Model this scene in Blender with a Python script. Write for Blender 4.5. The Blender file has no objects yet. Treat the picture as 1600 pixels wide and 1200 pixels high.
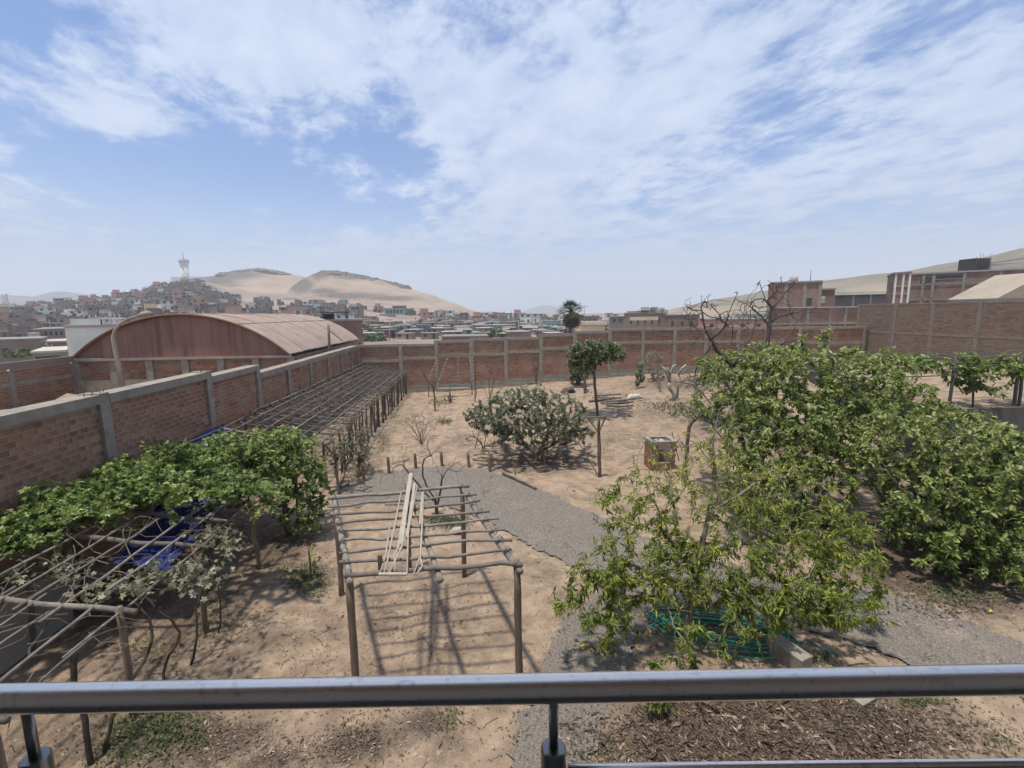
import bpy, math, random
import numpy as np
from mathutils import Vector, Matrix
from mathutils.geometry import delaunay_2d_cdt

random.seed(7)
rng = np.random.default_rng(7)
sc = bpy.context.scene
COL = sc.collection

# ------------------------------------------------------------------ camera, sky, sun, exposure
EYE = np.array([0.0, 0.0, 6.0])
FPX, YAW, PITCH, ROLL = 740.0, math.radians(4.6), math.radians(8.45), 0.0125
fw = np.array([math.sin(YAW) * math.cos(PITCH), math.cos(YAW) * math.cos(PITCH), -math.sin(PITCH)])
_r0 = np.array([math.cos(YAW), -math.sin(YAW), 0.0]); _u0 = np.cross(_r0, fw)
rt = _r0 * math.cos(ROLL) - _u0 * math.sin(ROLL)
up = _u0 * math.cos(ROLL) + _r0 * math.sin(ROLL)
cam = bpy.data.cameras.new('camera'); co = bpy.data.objects.new('camera', cam); COL.objects.link(co)
M4 = Matrix.Identity(4)
for i in range(3):
    M4[i][0], M4[i][1], M4[i][2], M4[i][3] = rt[i], up[i], -fw[i], EYE[i]
co.matrix_world = M4
cam.sensor_fit = 'HORIZONTAL'; cam.sensor_width = 36.0; cam.lens = 36.0 * FPX / 1600.0
cam.clip_start = 0.05; cam.clip_end = 20000
sc.camera = co
sc.view_settings.view_transform = 'Standard'; sc.view_settings.look = 'None'
sc.view_settings.gamma = 1.0; sc.view_settings.use_curve_mapping = False
sc.view_settings.exposure = 0.52
cy = sc.cycles
cy.max_bounces = 6; cy.diffuse_bounces = 3; cy.glossy_bounces = 3; cy.transmission_bounces = 4
cy.volume_bounces = 1; cy.transparent_max_bounces = 8
cy.use_denoising = True; cy.use_adaptive_sampling = True; cy.adaptive_threshold = 0.02
cy.sample_clamp_indirect = 8.0

SUN = np.array([-0.37, -0.27, 2.12]); SUN /= np.linalg.norm(SUN)
sl = bpy.data.lights.new('sun', 'SUN'); sl.energy = 3.5; sl.angle = math.radians(2.6); sl.color = (1.0, 0.915, 0.79)
so = bpy.data.objects.new('sun', sl); COL.objects.link(so)
so.rotation_euler = Vector(SUN.tolist()).to_track_quat('Z', 'Y').to_euler()
so.location = (0, 0, 60)

W = bpy.data.worlds.new('World'); sc.world = W; W.use_nodes = True
def world():
    nt = W.node_tree; nt.nodes.clear(); N = nt.nodes.new; Lk = nt.links.new
    def nd(t, **k):
        n = N(t)
        for a, b in k.items(): setattr(n, a, b)
        return n
    def mth(op, a, b=None, c=None, clamp=False):
        n = nd('ShaderNodeMath', operation=op, use_clamp=clamp)
        for i, v in enumerate((a, b, c)):
            if v is None: continue
            if isinstance(v, (int, float)): n.inputs[i].default_value = v
            else: Lk(v, n.inputs[i])
        return n.outputs[0]
    def ramp(v, lo, hi):
        n = nd('ShaderNodeMapRange', interpolation_type='SMOOTHSTEP')
        Lk(v, n.inputs[0]); n.inputs[1].default_value = lo; n.inputs[2].default_value = hi
        return n.outputs[0]
    def noise(vec, scale, detail, rough=0.55, dist=0.0):
        n = nd('ShaderNodeTexNoise'); Lk(vec, n.inputs['Vector'])
        n.inputs['Scale'].default_value = scale; n.inputs['Detail'].default_value = detail
        n.inputs['Roughness'].default_value = rough; n.inputs['Distortion'].default_value = dist
        return n.outputs[0]
    out = nd('ShaderNodeOutputWorld'); bg = nd('ShaderNodeBackground')
    bg.inputs[1].default_value = 0.108
    sky = nd('ShaderNodeTexSky', sky_type='NISHITA', sun_disc=False)
    sky.sun_elevation = math.asin(SUN[2]); sky.sun_rotation = math.atan2(SUN[0], SUN[1])
    sky.altitude = 0; sky.air_density = 1.2; sky.dust_density = 1.0; sky.ozone_density = 3.0
    tc = nd('ShaderNodeTexCoord'); sp = nd('ShaderNodeSeparateXYZ'); Lk(tc.outputs['Generated'], sp.inputs[0])
    z = mth('MAXIMUM', sp.outputs[2], 0.0)
    den = mth('ADD', z, 0.10)
    u = mth('DIVIDE', sp.outputs[0], den); v = mth('DIVIDE', sp.outputs[1], den)
    def vec(a, b, sa, sb, oa=0.0, ob=0.0):
        n = nd('ShaderNodeCombineXYZ')
        Lk(mth('MULTIPLY_ADD', a, sa, oa), n.inputs[0]); Lk(mth('MULTIPLY_ADD', b, sb, ob), n.inputs[1]); return n.outputs[0]
    # the cloud sheet is laid out on a plane overhead: bands stretched along +Y, with finer flakes on them
    u2 = mth('MULTIPLY_ADD', v, 0.18, u)
    big = noise(vec(u2, v, 1.0, 0.7, 3.7, 1.3), 1.0, 3, 0.5, 0.3)
    mid = noise(vec(u2, v, 4.6, 3.3, 8.1, 4.2), 1.0, 9, 0.64, 0.25)
    fine = noise(vec(u2, v, 15.0, 11.0, 2.0, 7.0), 1.0, 6, 0.65, 0.2)
    def blob(cu, cv, ru, rv):
        a = mth('MULTIPLY', mth('SUBTRACT', u, cu), 1.0 / ru); b = mth('MULTIPLY', mth('SUBTRACT', v, cv), 1.0 / rv)
        d = mth('ADD', mth('MULTIPLY', a, a), mth('MULTIPLY', b, b))
        return mth('POWER', 2.718, mth('MULTIPLY', d, -1.0))
    cov = mth('MULTIPLY_ADD', big, 0.55, mth('MULTIPLY_ADD', mid, 0.80, mth('MULTIPLY', fine, 0.36)))
    for cu, cv, ru, rv, amp in CLOUDS:
        cov = mth('MULTIPLY_ADD', blob(cu, cv, ru, rv), amp, cov)
    # more veil towards the horizon
    veil = ramp(z, 0.26, 0.03)
    cm = ramp(cov, 0.672, 0.965)
    cm = mth('MULTIPLY', cm, 0.93)
    cm = mth('MAXIMUM', cm, mth('MULTIPLY', veil, 0.74))
    ccol = nd('ShaderNodeMix', data_type='RGBA'); Lk(cm, ccol.inputs[0])
    skyc = nd('ShaderNodeMix', data_type='RGBA', blend_type='MULTIPLY'); skyc.inputs[0].default_value = 1.0
    Lk(sky.outputs[0], skyc.inputs[6]); skyc.inputs[7].default_value = (0.29, 0.575, 0.92, 1)
    Lk(skyc.outputs[2], ccol.inputs[6])
    lit = nd('ShaderNodeMix', data_type='RGBA'); Lk(ramp(mid, 0.35, 0.7), lit.inputs[0])
    lit.inputs[6].default_value = (3.35, 4.1, 5.6, 1); lit.inputs[7].default_value = (4.5, 5.15, 6.35, 1)
    hz = nd('ShaderNodeMix', data_type='RGBA'); Lk(veil, hz.inputs[0]); Lk(lit.outputs[2], hz.inputs[6])
    hz.inputs[7].default_value = (2.4, 3.2, 4.5, 1)
    Lk(hz.outputs[2], ccol.inputs[7])
    Lk(ccol.outputs[2], bg.inputs[0]); Lk(bg.outputs[0], out.inputs[0])
CLOUDS = [  # holes (-) and banks (+) of the cloud sheet: centre, radii, amount
    (-1.40, 2.75, 0.55, 0.40, -0.24), (-0.98, 2.62, 0.34, 0.36, -0.24), (-0.36, 2.42, 0.20, 0.30, -0.28), (-1.20, 1.46, 0.22, 0.17, -0.32), (-0.75, 3.3, 0.5, 0.40, -0.20),
    (-1.70, 2.35, 0.28, 0.35, -0.20), (-1.30, 2.03, 0.20, 0.16, 0.20), (-1.02, 1.98, 0.15, 0.14, -0.16), (-0.62, 1.60, 0.28, 0.20, 0.18), (-0.05, 1.85, 0.33, 0.33, 0.22), (0.22, 2.6, 0.34, 0.5, 0.22),
    (0.55, 1.55, 0.40, 0.35, 0.14), (1.22, 1.75, 0.16, 0.32, -0.12), (0.85, 2.3, 0.4, 0.5, 0.08), (1.9, 1.7, 0.5, 0.4, 0.10), (1.7, 2.7, 0.6, 0.5, 0.06), (1.1, 3.5, 1.0, 0.7, 0.10), (-0.1, 3.4, 0.35, 0.35, 0.08), (-0.3, 1.95, 0.10, 0.2, -0.14)]
world()

# ------------------------------------------------------------------ geometry helpers
def ray(x, y): return fw + rt * (x - 800) / FPX + up * (600 - y) / FPX
def at(x, y, Y):                      # the point seen at photo pixel (x, y) at depth Y of the yard
    d = ray(x, y); return EYE + d * (Y / d[1])
def on(x, y, z=0.0):                  # the point seen at photo pixel (x, y) at height z
    d = ray(x, y); return EYE + d * ((z - 6.0) / d[2])
def A3(*p): return np.array(p, float)
def sstep(a, b, x):
    t = np.clip((np.asarray(x, float) - a) / (b - a), 0, 1); return t * t * (3 - 2 * t)
def gz(x, y):                         # height of the yard's ground
    return 0.065 * np.clip(np.asarray(x, float) + 2, 0, 16) * sstep(13, 32, y)
def onG(x, y):
    p = on(x, y, 0)
    for _ in range(6): p = on(x, y, float(gz(p[0], p[1])))
    return p

ORI = {}
def tag(o, label=None, cat=None, group=None, kind=None):
    if label: o['label'] = label
    if cat: o['category'] = cat
    if group: o['group'] = group
    if kind: o['kind'] = kind
    return o
def thing(name, loc, label, cat, group=None):
    o = bpy.data.objects.new(name, None); o.empty_display_size = 0.2
    o.location = tuple(map(float, loc)); COL.objects.link(o); ORI[o.name] = np.array(loc, float)
    return tag(o, label, cat, group)
def mk(name, V, faces, mat, parent=None, tint=None, smooth=False, fmat=None):
    V = np.asarray(V, float).reshape(-1, 3)
    if parent is not None: org = ORI[parent.name]
    else:
        org = np.array([(V[:, 0].min() + V[:, 0].max()) / 2, (V[:, 1].min() + V[:, 1].max()) / 2, V[:, 2].min()])
    me = bpy.data.meshes.new(name)
    fs = [np.asarray(f, np.int64) for f in faces if len(f)]
    loops = np.concatenate([f.ravel() for f in fs]); tot = np.concatenate([np.full(len(f), f.shape[1]) for f in fs])
    start = np.concatenate([[0], np.cumsum(tot)[:-1]])
    me.vertices.add(len(V)); me.vertices.foreach_set('co', (V - org).astype(np.float32).ravel())
    me.loops.add(len(loops)); me.loops.foreach_set('vertex_index', loops.astype(np.int32))
    me.polygons.add(len(tot)); me.polygons.foreach_set('loop_start', start.astype(np.int32))
    me.polygons.foreach_set('loop_total', tot.astype(np.int32))
    me.polygons.foreach_set('use_smooth', np.full(len(tot), bool(smooth)))
    for m in (mat if isinstance(mat, (list, tuple)) else [mat]): me.materials.append(m)
    if fmat is not None: me.polygons.foreach_set('material_index', np.asarray(fmat, np.int32))
    me.update(calc_edges=True); me.validate()
    if tint is not None:
        a = me.attributes.new('tint', 'FLOAT', 'FACE'); a.data.foreach_set('value', np.asarray(tint, np.float32))
    o = bpy.data.objects.new(name, me); COL.objects.link(o)
    if parent is not None:
        o.parent = parent; ORI[o.name] = org
    else:
        o.location = org; ORI[o.name] = org
    return o
class MB:
    def __init__(s): s.V = []; s.F = {}; s.n = 0; s.T = {}; s.Mi = {}
    def add(s, V, F, tint=0.5, mi=0):
        V = np.asarray(V, float).reshape(-1, 3); F = np.asarray(F, np.int64); k = F.shape[1]
        s.V.append(V); s.F.setdefault(k, []).append(F + s.n); s.n += len(V)
        s.T.setdefault(k, []).append(np.broadcast_to(np.asarray(tint, float), (len(F),)))
        s.Mi.setdefault(k, []).append(np.full(len(F), mi)); return s
    def box(s, a, b, tint=0.5, mi=0, bottom=True):
        a = np.minimum(a, b) if False else np.asarray(a, float); b = np.asarray(b, float)
        lo, hi = np.minimum(a, b), np.maximum(a, b)
        V = [[lo[0], lo[1], lo[2]], [hi[0], lo[1], lo[2]], [hi[0], hi[1], lo[2]], [lo[0], hi[1], lo[2]],
             [lo[0], lo[1], hi[2]], [hi[0], lo[1], hi[2]], [hi[0], hi[1], hi[2]], [lo[0], hi[1], hi[2]]]
        return s.add(V, BOXF, tint, mi)
    def obox(s, c, ax, h, tint=0.5, mi=0):          # centre, three axes (rows), half sizes
        c = np.asarray(c, float); ax = np.asarray(ax, float)
        sg = np.array([[-1, -1, -1], [1, -1, -1], [1, 1, -1], [-1, 1, -1], [-1, -1, 1], [1, -1, 1], [1, 1, 1], [-1, 1, 1]], float)
        return s.add(c + (sg * np.asarray(h)) @ ax, BOXF, tint, mi)
    def tube(s, P, R, n=6, tint=0.5, mi=0, cap=True):
        V, F, Cp = tube(P, R, n); b = s.n
        s.add(V, F, tint, mi)
        if cap:
            for c in Cp:
                c = np.asarray([c]); k = c.shape[1]
                s.F.setdefault(k, []).append(c + b); s.T.setdefault(k, []).append(np.array([float(np.mean(tint))])); s.Mi.setdefault(k, []).append(np.array([mi]))
        return s
    def build(s, name, mat, parent=None, smooth=False, tint=True):
        ks = sorted(s.F); fs = [np.concatenate(s.F[k]) for k in ks]
        t = np.concatenate([np.concatenate(s.T[k]) for k in ks]); mi = np.concatenate([np.concatenate(s.Mi[k]) for k in ks])
        return mk(name, np.concatenate(s.V), fs, mat, parent, t if tint else None, smooth, mi)
BOXF = np.array([[0, 3, 2, 1], [4, 5, 6, 7], [0, 1, 5, 4], [1, 2, 6, 5], [2, 3, 7, 6], [3, 0, 4, 7]])
def tube(P, R, n=6):
    P = np.asarray(P, float); m = len(P); R = np.broadcast_to(np.asarray(R, float), (m,))
    T = np.zeros_like(P); T[1:-1] = P[2:] - P[:-2]; T[0] = P[1] - P[0]; T[-1] = P[-1] - P[-2]
    T /= np.linalg.norm(T, axis=1)[:, None] + 1e-9
    a = A3(0, 0, 1) if abs(T[0][2]) < 0.9 else A3(1, 0, 0)
    u = np.cross(T[0], a); u /= np.linalg.norm(u)
    ang = np.arange(n) * 2 * math.pi / n; ca, sa = np.cos(ang)[:, None], np.sin(ang)[:, None]
    V = []
    for i in range(m):
        u = u - T[i] * (u @ T[i]); u /= np.linalg.norm(u) + 1e-9
        w = np.cross(T[i], u); V.append(P[i] + R[i] * (ca * u + sa * w))
    V = np.concatenate(V); F = []
    k = np.arange(n); k2 = (k + 1) % n
    for i in range(m - 1):
        F.append(np.stack([i * n + k, i * n + k2, (i + 1) * n + k2, (i + 1) * n + k], 1))
    return V, np.concatenate(F), [list(range(n))[::-1], [(m - 1) * n + i for i in range(n)]]
def pole(a, b, r, r2=None, n=7, wob=0.012, seg=7):
    a, b = A3(*a), A3(*b); r2 = r if r2 is None else r2
    t = np.linspace(0, 1, seg)[:, None]; P = a + (b - a) * t
    L = np.linalg.norm(b - a); P = P + rng.normal(0, wob, P.shape) * min(1.0, L / 2)
    P[:, 2] += -0.01 * L * np.sin(t[:, 0] * math.pi) * rng.uniform(0, 1)
    R = (r + (r2 - r) * t[:, 0]) * rng.uniform(0.9, 1.1, seg)
    return P, R
def add_pole(name, a, b, r, r2, mat, parent=None, n=7, wob=0.012, seg=7):
    P, R = pole(a, b, r, r2, n, wob, seg); m = MB(); m.tube(P, R, n, rng.uniform()); return m.build(name, mat, parent, smooth=True)

# ------------------------------------------------------------------ materials
def mat(name, c1, c2=None, sc_=4.0, dark_patch=False, det=6, rough=0.9, bump=0.0, bsc=40.0, metal=0.0, spec=0.25, tint=None, c3=None, sc3=1.0,
        lo=0.35, hi=0.65, trans=None, rand=0.0, aniso=None, noise3=None, lo3=0.45, hi3=0.62, coord='Object'):
    m = bpy.data.materials.new(name); m.use_nodes = True; nt = m.node_tree; nt.nodes.clear()
    N = nt.nodes.new; Lk = nt.links.new
    out = N('ShaderNodeOutputMaterial'); b = N('ShaderNodeBsdfPrincipled')
    b.inputs['Roughness'].default_value = rough; b.inputs['Metallic'].default_value = metal
    b.inputs['Specular IOR Level'].default_value = spec
    tc = N('ShaderNodeTexCoord'); vec = tc.outputs[coord]
    if aniso is not None:
        mp = N('ShaderNodeMapping'); mp.inputs['Scale'].default_value = aniso; Lk(vec, mp.inputs[0]); vec = mp.outputs[0]
    def noise(s, d):
        n = N('ShaderNodeTexNoise'); n.inputs['Scale'].default_value = s; n.inputs['Detail'].default_value = d
        n.inputs['Roughness'].default_value = 0.6; Lk(vec, n.inputs['Vector']); return n.outputs[0]
    def mr(v, l, h):
        n = N('ShaderNodeMapRange'); n.inputs[1].default_value = l; n.inputs[2].default_value = h; Lk(v, n.inputs[0]); return n.outputs[0]
    def mix(f, a, c):
        n = N('ShaderNodeMix'); n.data_type = 'RGBA'
        if isinstance(f, float): n.inputs[0].default_value = f
        else: Lk(f, n.inputs[0])
        for i, v in ((6, a), (7, c)):
            if isinstance(v, tuple): n.inputs[i].default_value = (*v, 1)
            else: Lk(v, n.inputs[i])
        return n.outputs[2]
    col = None
    if tint:                                     # per piece colours from the mesh's own tint attribute
        at_ = N('ShaderNodeAttribute'); at_.attribute_name = 'tint'
        cr = N('ShaderNodeValToRGB'); el = cr.color_ramp.elements
        while len(el) < len(tint): el.new(0.5)
        for e, (p, c) in zip(el, tint): e.position = p; e.color = (*c, 1)
        Lk(at_.outputs['Fac'], cr.inputs[0]); col = cr.outputs[0]
        if c2 is not None: col = mix(mr(noise(sc_, det), lo, hi), col, c2)
    else:
        col = mix(mr(noise(sc_, det), lo, hi), c1, c2) if c2 is not None else None
    if c3 is not None:
        base = col if col is not None else c1
        col = mix(mr(noise(sc3, 5), lo3, hi3), base, c3)
    if dark_patch:                                     # mulch, dark earth and painted-in pergola shade where the ground's own soil attribute says so
        sa = N('ShaderNodeAttribute'); sa.attribute_name = 'dark_patch'
        ad = N('ShaderNodeMath'); ad.operation = 'MULTIPLY_ADD'; Lk(noise(5.0 * dark_patch, 9), ad.inputs[0]); ad.inputs[1].default_value = 1.1; ad.inputs[2].default_value = -0.55
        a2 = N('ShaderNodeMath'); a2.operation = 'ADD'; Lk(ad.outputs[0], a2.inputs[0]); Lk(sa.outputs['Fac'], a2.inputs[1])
        col = mix(mr(a2.outputs[0], 0.18, 0.75), col, mix(mr(noise(28 * dark_patch, 6), 0.35, 0.65), (0.085, 0.062, 0.048) if dark_patch > .5 else (0.085, 0.068, 0.056), (0.15, 0.118, 0.092)))
        sp_ = mr(noise(42 * dark_patch, 4), 0.60, 0.70); col = mix(sp_, col, (0.17, 0.125, 0.092))
        if dark_patch > .5: col = mix(mr(noise(55, 3), 0.30, 0.22), col, (0.50, 0.41, 0.32))
    if rand:
        oi = N('ShaderNodeObjectInfo'); hs = N('ShaderNodeHueSaturation')
        n = N('ShaderNodeMapRange'); n.inputs[3].default_value = 1 - rand; n.inputs[4].default_value = 1 + rand
        Lk(oi.outputs['Random'], n.inputs[0]); Lk(n.outputs[0], hs.inputs['Value'])
        if col is None: hs.inputs['Color'].default_value = (*c1, 1)
        else: Lk(col, hs.inputs['Color'])
        col = hs.outputs[0]
    if col is None: b.inputs['Base Color'].default_value = (*c1, 1)
    else: Lk(col, b.inputs['Base Color'])
    if bump:
        bp = N('ShaderNodeBump'); bp.inputs['Strength'].default_value = 1.0; bp.inputs['Distance'].default_value = bump
        Lk(noise(bsc, 8), bp.inputs['Height']); Lk(bp.outputs[0], b.inputs['Normal'])
    sh = b.outputs[0]
    if trans:
        t = N('ShaderNodeBsdfTranslucent'); mx = N('ShaderNodeMixShader'); mx.inputs[0].default_value = trans
        hs = N('ShaderNodeHueSaturation'); hs.inputs['Saturation'].default_value = 1.15; hs.inputs['Value'].default_value = 1.5
        if col is None: hs.inputs['Color'].default_value = (*c1, 1)
        else: Lk(col, hs.inputs['Color'])
        Lk(hs.outputs[0], t.inputs[0]); Lk(sh, mx.inputs[1]); Lk(t.outputs[0], mx.inputs[2]); sh = mx.outputs[0]
    Lk(sh, out.inputs[0])
    return m

M = {}
M['sand'] = mat('sand', (0.39, 0.296, 0.214), (0.27, 0.20, 0.142), sc_=3.4, det=14, bump=0.06, bsc=11.0, c3=(0.20, 0.15, 0.112), sc3=1.5, lo3=0.47, hi3=0.70, rough=0.95, spec=0.1, dark_patch=1.0)
M['gravel'] = mat('gravel', (0.27, 0.238, 0.205), (0.12, 0.104, 0.09), sc_=30, det=4, bump=0.03, bsc=40, c3=(0.33, 0.265, 0.20), sc3=0.9, lo3=0.56, hi3=0.80)
M['stone'] = mat('stone', (0.3, 0.28, 0.26), tint=[(0, (0.13, 0.125, 0.12)), (0.75, (0.265, 0.235, 0.205)), (1, (0.42, 0.38, 0.33))])
M['pebble'] = mat('pebble', (0.3, 0.25, 0.2), tint=[(0, (0.17, 0.13, 0.10)), (0.6, (0.33, 0.265, 0.205)), (1, (0.50, 0.44, 0.37))])
M['concrete'] = mat('concrete', (0.32, 0.28, 0.232), (0.23, 0.20, 0.165), sc_=3.5, det=12, bump=0.008, bsc=24, c3=(0.17, 0.15, 0.127), sc3=1.6, lo3=0.52, hi3=0.78)
M['mortar'] = mat('mortar', (0.43, 0.365, 0.30), (0.32, 0.265, 0.215), sc_=6, det=6, bump=0.01, bsc=60)
M['brick'] = mat('brick', (0.3, 0.13, 0.09), tint=[(0, (0.19, 0.085, 0.054)), (0.5, (0.28, 0.135, 0.088)), (1, (0.345, 0.20, 0.135))], c2=(0.34, 0.255, 0.185), sc_=1.1, lo=0.45, hi=0.8, bump=0.004, bsc=90)
M['brick_tan'] = mat('brick_tan', (0.3, 0.2, 0.14), tint=[(0, (0.15, 0.103, 0.077)), (0.5, (0.205, 0.142, 0.106)), (1, (0.255, 0.182, 0.136))], c2=(0.25, 0.19, 0.143), sc_=0.5, lo=0.45, hi=0.85)
M['retain'] = mat('retain', (0.10, 0.094, 0.085), (0.07, 0.066, 0.06), sc_=1.5, det=8)
M['concrete_dark'] = mat('concrete_dark', (0.235, 0.195, 0.158), (0.18, 0.148, 0.12), sc_=2.0, det=10)
M['render_band'] = mat('render_band', (0.25, 0.24, 0.20), (0.19, 0.18, 0.15), sc_=1.5, bump=0.01, bsc=20)
M['wood'] = mat('wood', (0.3, 0.25, 0.2), tint=[(0, (0.14, 0.123, 0.105)), (1, (0.25, 0.226, 0.198))], c2=(0.092, 0.08, 0.069), sc_=9, lo=0.4, hi=0.75, aniso=(1, 1, 0.5), bump=0.006, bsc=30)
M['wood_frame'] = mat('wood_frame', (0.2, 0.18, 0.15), tint=[(0, (0.18, 0.16, 0.138)), (1, (0.31, 0.285, 0.25))], c2=(0.11, 0.096, 0.083), sc_=9, lo=0.45, hi=0.8, bump=0.006, bsc=30)
M['wood_post'] = mat('wood_post', (0.2, 0.15, 0.11), tint=[(0, (0.155, 0.12, 0.085)), (1, (0.24, 0.19, 0.14))], c2=(0.10, 0.08, 0.06), sc_=7, lo=0.4, hi=0.8, aniso=(3, 3, 0.4), bump=0.008, bsc=25)
M['wood_grey'] = mat('wood_grey', (0.2, 0.17, 0.15), tint=[(0, (0.088, 0.077, 0.069)), (1, (0.155, 0.136, 0.122))], c2=(0.062, 0.054, 0.049), sc_=6, lo=0.45, hi=0.85, bump=0.005, bsc=30)
M['plank'] = mat('plank', (0.42, 0.37, 0.30), (0.31, 0.265, 0.21), sc_=4, aniso=(6, 1, 6), bump=0.003, bsc=30)
M['bark'] = mat('bark', (0.17, 0.14, 0.11), (0.09, 0.075, 0.06), sc_=9, bump=0.012, bsc=26, aniso=(2, 2, 0.7))
M['bark_pale'] = mat('bark_pale', (0.29, 0.25, 0.20), (0.16, 0.135, 0.105), sc_=9, bump=0.012, bsc=26, aniso=(2, 2, 0.7))
M['bark_grey'] = mat('bark_grey', (0.13, 0.105, 0.09), (0.065, 0.055, 0.05), sc_=9, bump=0.01, bsc=26)
M['twig'] = mat('twig', (0.27, 0.23, 0.185), (0.17, 0.14, 0.115), sc_=3)
M['twig_dark'] = mat('twig_dark', (0.13, 0.107, 0.088), (0.085, 0.07, 0.058), sc_=3)
M['vine_bark'] = mat('vine_bark', (0.075, 0.06, 0.05), (0.045, 0.037, 0.031), sc_=9, bump=0.012, bsc=26)
M['cane_brown'] = mat('cane_brown', (0.19, 0.16, 0.13), (0.12, 0.10, 0.082), sc_=3)
M['white_bark'] = mat('white_bark', (0.42, 0.385, 0.33), (0.26, 0.23, 0.195), sc_=6)
def leafmat(name, ramp_, trans=0.28, rough=0.5, dust=None, spec=0.35, dlo=0.45):
    return mat(name, (0.1, 0.1, 0.05), tint=ramp_, trans=trans, rough=rough, spec=spec, c2=dust, sc_=1.6, lo=dlo, hi=0.85)
M['leaf_bright'] = leafmat('leaf_bright', [(0, (0.06, 0.10, 0.02)), (0.5, (0.17, 0.22, 0.04)), (1, (0.40, 0.42, 0.08))])
M['leaf_broad'] = leafmat('leaf_broad', [(0, (0.05, 0.08, 0.022)), (0.4, (0.15, 0.20, 0.056)), (0.72, (0.255, 0.305, 0.085)), (0.9, (0.33, 0.36, 0.13)), (1, (0.40, 0.39, 0.25))], 0.26, 0.6, (0.22, 0.205, 0.14), dlo=0.58, spec=0.2)
M['leaf_vine'] = leafmat('leaf_vine', [(0, (0.06, 0.095, 0.026)), (0.5, (0.165, 0.225, 0.065)), (1, (0.34, 0.40, 0.14))])
M['leaf_dusty'] = leafmat('leaf_dusty', [(0, (0.11, 0.115, 0.075)), (0.6, (0.25, 0.255, 0.16)), (1, (0.42, 0.41, 0.29))], 0.22, 0.7)
M['leaf_dark'] = leafmat('leaf_dark', [(0, (0.05, 0.068, 0.028)), (0.6, (0.15, 0.18, 0.08)), (1, (0.25, 0.27, 0.14))], 0.15, 0.55)
M['leaf_dry'] = leafmat('leaf_dry', [(0, (0.055, 0.038, 0.028)), (0.65, (0.145, 0.105, 0.075)), (0.9, (0.24, 0.18, 0.13)), (1, (0.42, 0.34, 0.25))], 0.1, 0.8)
M['weed'] = leafmat('weed', [(0, (0.045, 0.065, 0.022)), (0.6, (0.10, 0.125, 0.05)), (1, (0.19, 0.20, 0.09))], 0.2, 0.6)
M['steel'] = mat('steel', (0.88, 0.815, 0.74), (0.78, 0.72, 0.655), sc_=2.5, metal=1.0, rough=0.30, c3=(0.60, 0.56, 0.51), sc3=55, lo3=0.56, hi3=0.70)
M['steel_dark'] = mat('steel_dark', (0.24, 0.24, 0.235), (0.20, 0.20, 0.195), sc_=6, metal=1.0, rough=0.3)
M['tarp'] = mat('tarp', (0.006, 0.013, 0.10), (0.009, 0.026, 0.17), sc_=1.2, rough=0.55, bump=0.03, bsc=5, spec=0.4)
M['red_sheet'] = mat('red_sheet', (0.225, 0.115, 0.098), (0.105, 0.055, 0.048), sc_=2.0, lo=0.45, hi=0.72, aniso=(2.2, 1, 0.14), c3=(0.265, 0.155, 0.125), sc3=0.6, rough=0.7)
M['pink_roof'] = mat('pink_roof', (0.35, 0.272, 0.228), (0.29, 0.222, 0.185), sc_=0.9, det=10, c3=(0.245, 0.165, 0.13), sc3=1.1, lo3=0.5, hi3=0.75, rough=0.8)
M['white_wall'] = mat('white_wall', (0.66, 0.68, 0.63), (0.52, 0.54, 0.50), sc_=0.5, det=7)
M['grey_wall'] = mat('grey_wall', (0.36, 0.335, 0.305), (0.27, 0.25, 0.225), sc_=0.5, det=7, rand=0.4)
M['brick_far'] = mat('brick_far', (0.235, 0.145, 0.118), (0.185, 0.112, 0.092), sc_=1.6, det=10, c3=(0.27, 0.195, 0.16), sc3=0.35, rand=0.12)
M['brick_house'] = mat('brick_house', (0.30, 0.24, 0.205), (0.235, 0.185, 0.158), sc_=0.4, det=6, rand=0.45)
M['cream'] = mat('cream', (0.66, 0.55, 0.38), (0.56, 0.46, 0.32), sc_=0.6)
M['gable_cream'] = mat('gable_cream', (0.36, 0.31, 0.245), (0.30, 0.26, 0.205), sc_=0.6)
M['teal'] = mat('teal', (0.20, 0.36, 0.34), (0.15, 0.28, 0.27), sc_=0.6)
M['green_wall'] = mat('green_wall', (0.25, 0.48, 0.36), (0.2, 0.4, 0.3), sc_=0.6)
M['blue_wall'] = mat('blue_wall', (0.16, 0.26, 0.40), (0.13, 0.2, 0.32), sc_=0.6)
M['pink_wall'] = mat('pink_wall', (0.50, 0.30, 0.24), (0.42, 0.25, 0.2), sc_=0.6)
M['glass_dark'] = mat('glass_dark', (0.05, 0.05, 0.052), rough=0.25, spec=0.5)
M['roof_grey'] = mat('roof_grey', (0.30, 0.28, 0.26), (0.22, 0.205, 0.19), sc_=0.5, rand=0.3)
M['roof_light'] = mat('roof_light', (0.52, 0.48, 0.42), (0.42, 0.385, 0.34), sc_=0.8)
M['hill_sand'] = mat('hill_sand', (0.36, 0.275, 0.20), (0.29, 0.22, 0.16), sc_=0.012, det=10, c3=(0.19, 0.145, 0.11), sc3=0.02, lo3=0.50, hi3=0.72, aniso=(1, 1, 3.2), dark_patch=0.03)
M['hill_town'] = mat('hill_town', (0.33, 0.25, 0.195), (0.24, 0.18, 0.14), sc_=0.03, det=8, c3=(0.20, 0.165, 0.13), sc3=0.05)
M['hill_rock'] = mat('hill_rock', (0.15, 0.125, 0.10), (0.10, 0.085, 0.07), sc_=0.03, det=8)
M['hill_green'] = mat('hill_green', (0.20, 0.175, 0.13), (0.145, 0.132, 0.098), sc_=0.018, det=9, c3=(0.30, 0.235, 0.17), sc3=0.012, aniso=(1, 1, 3))
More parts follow.
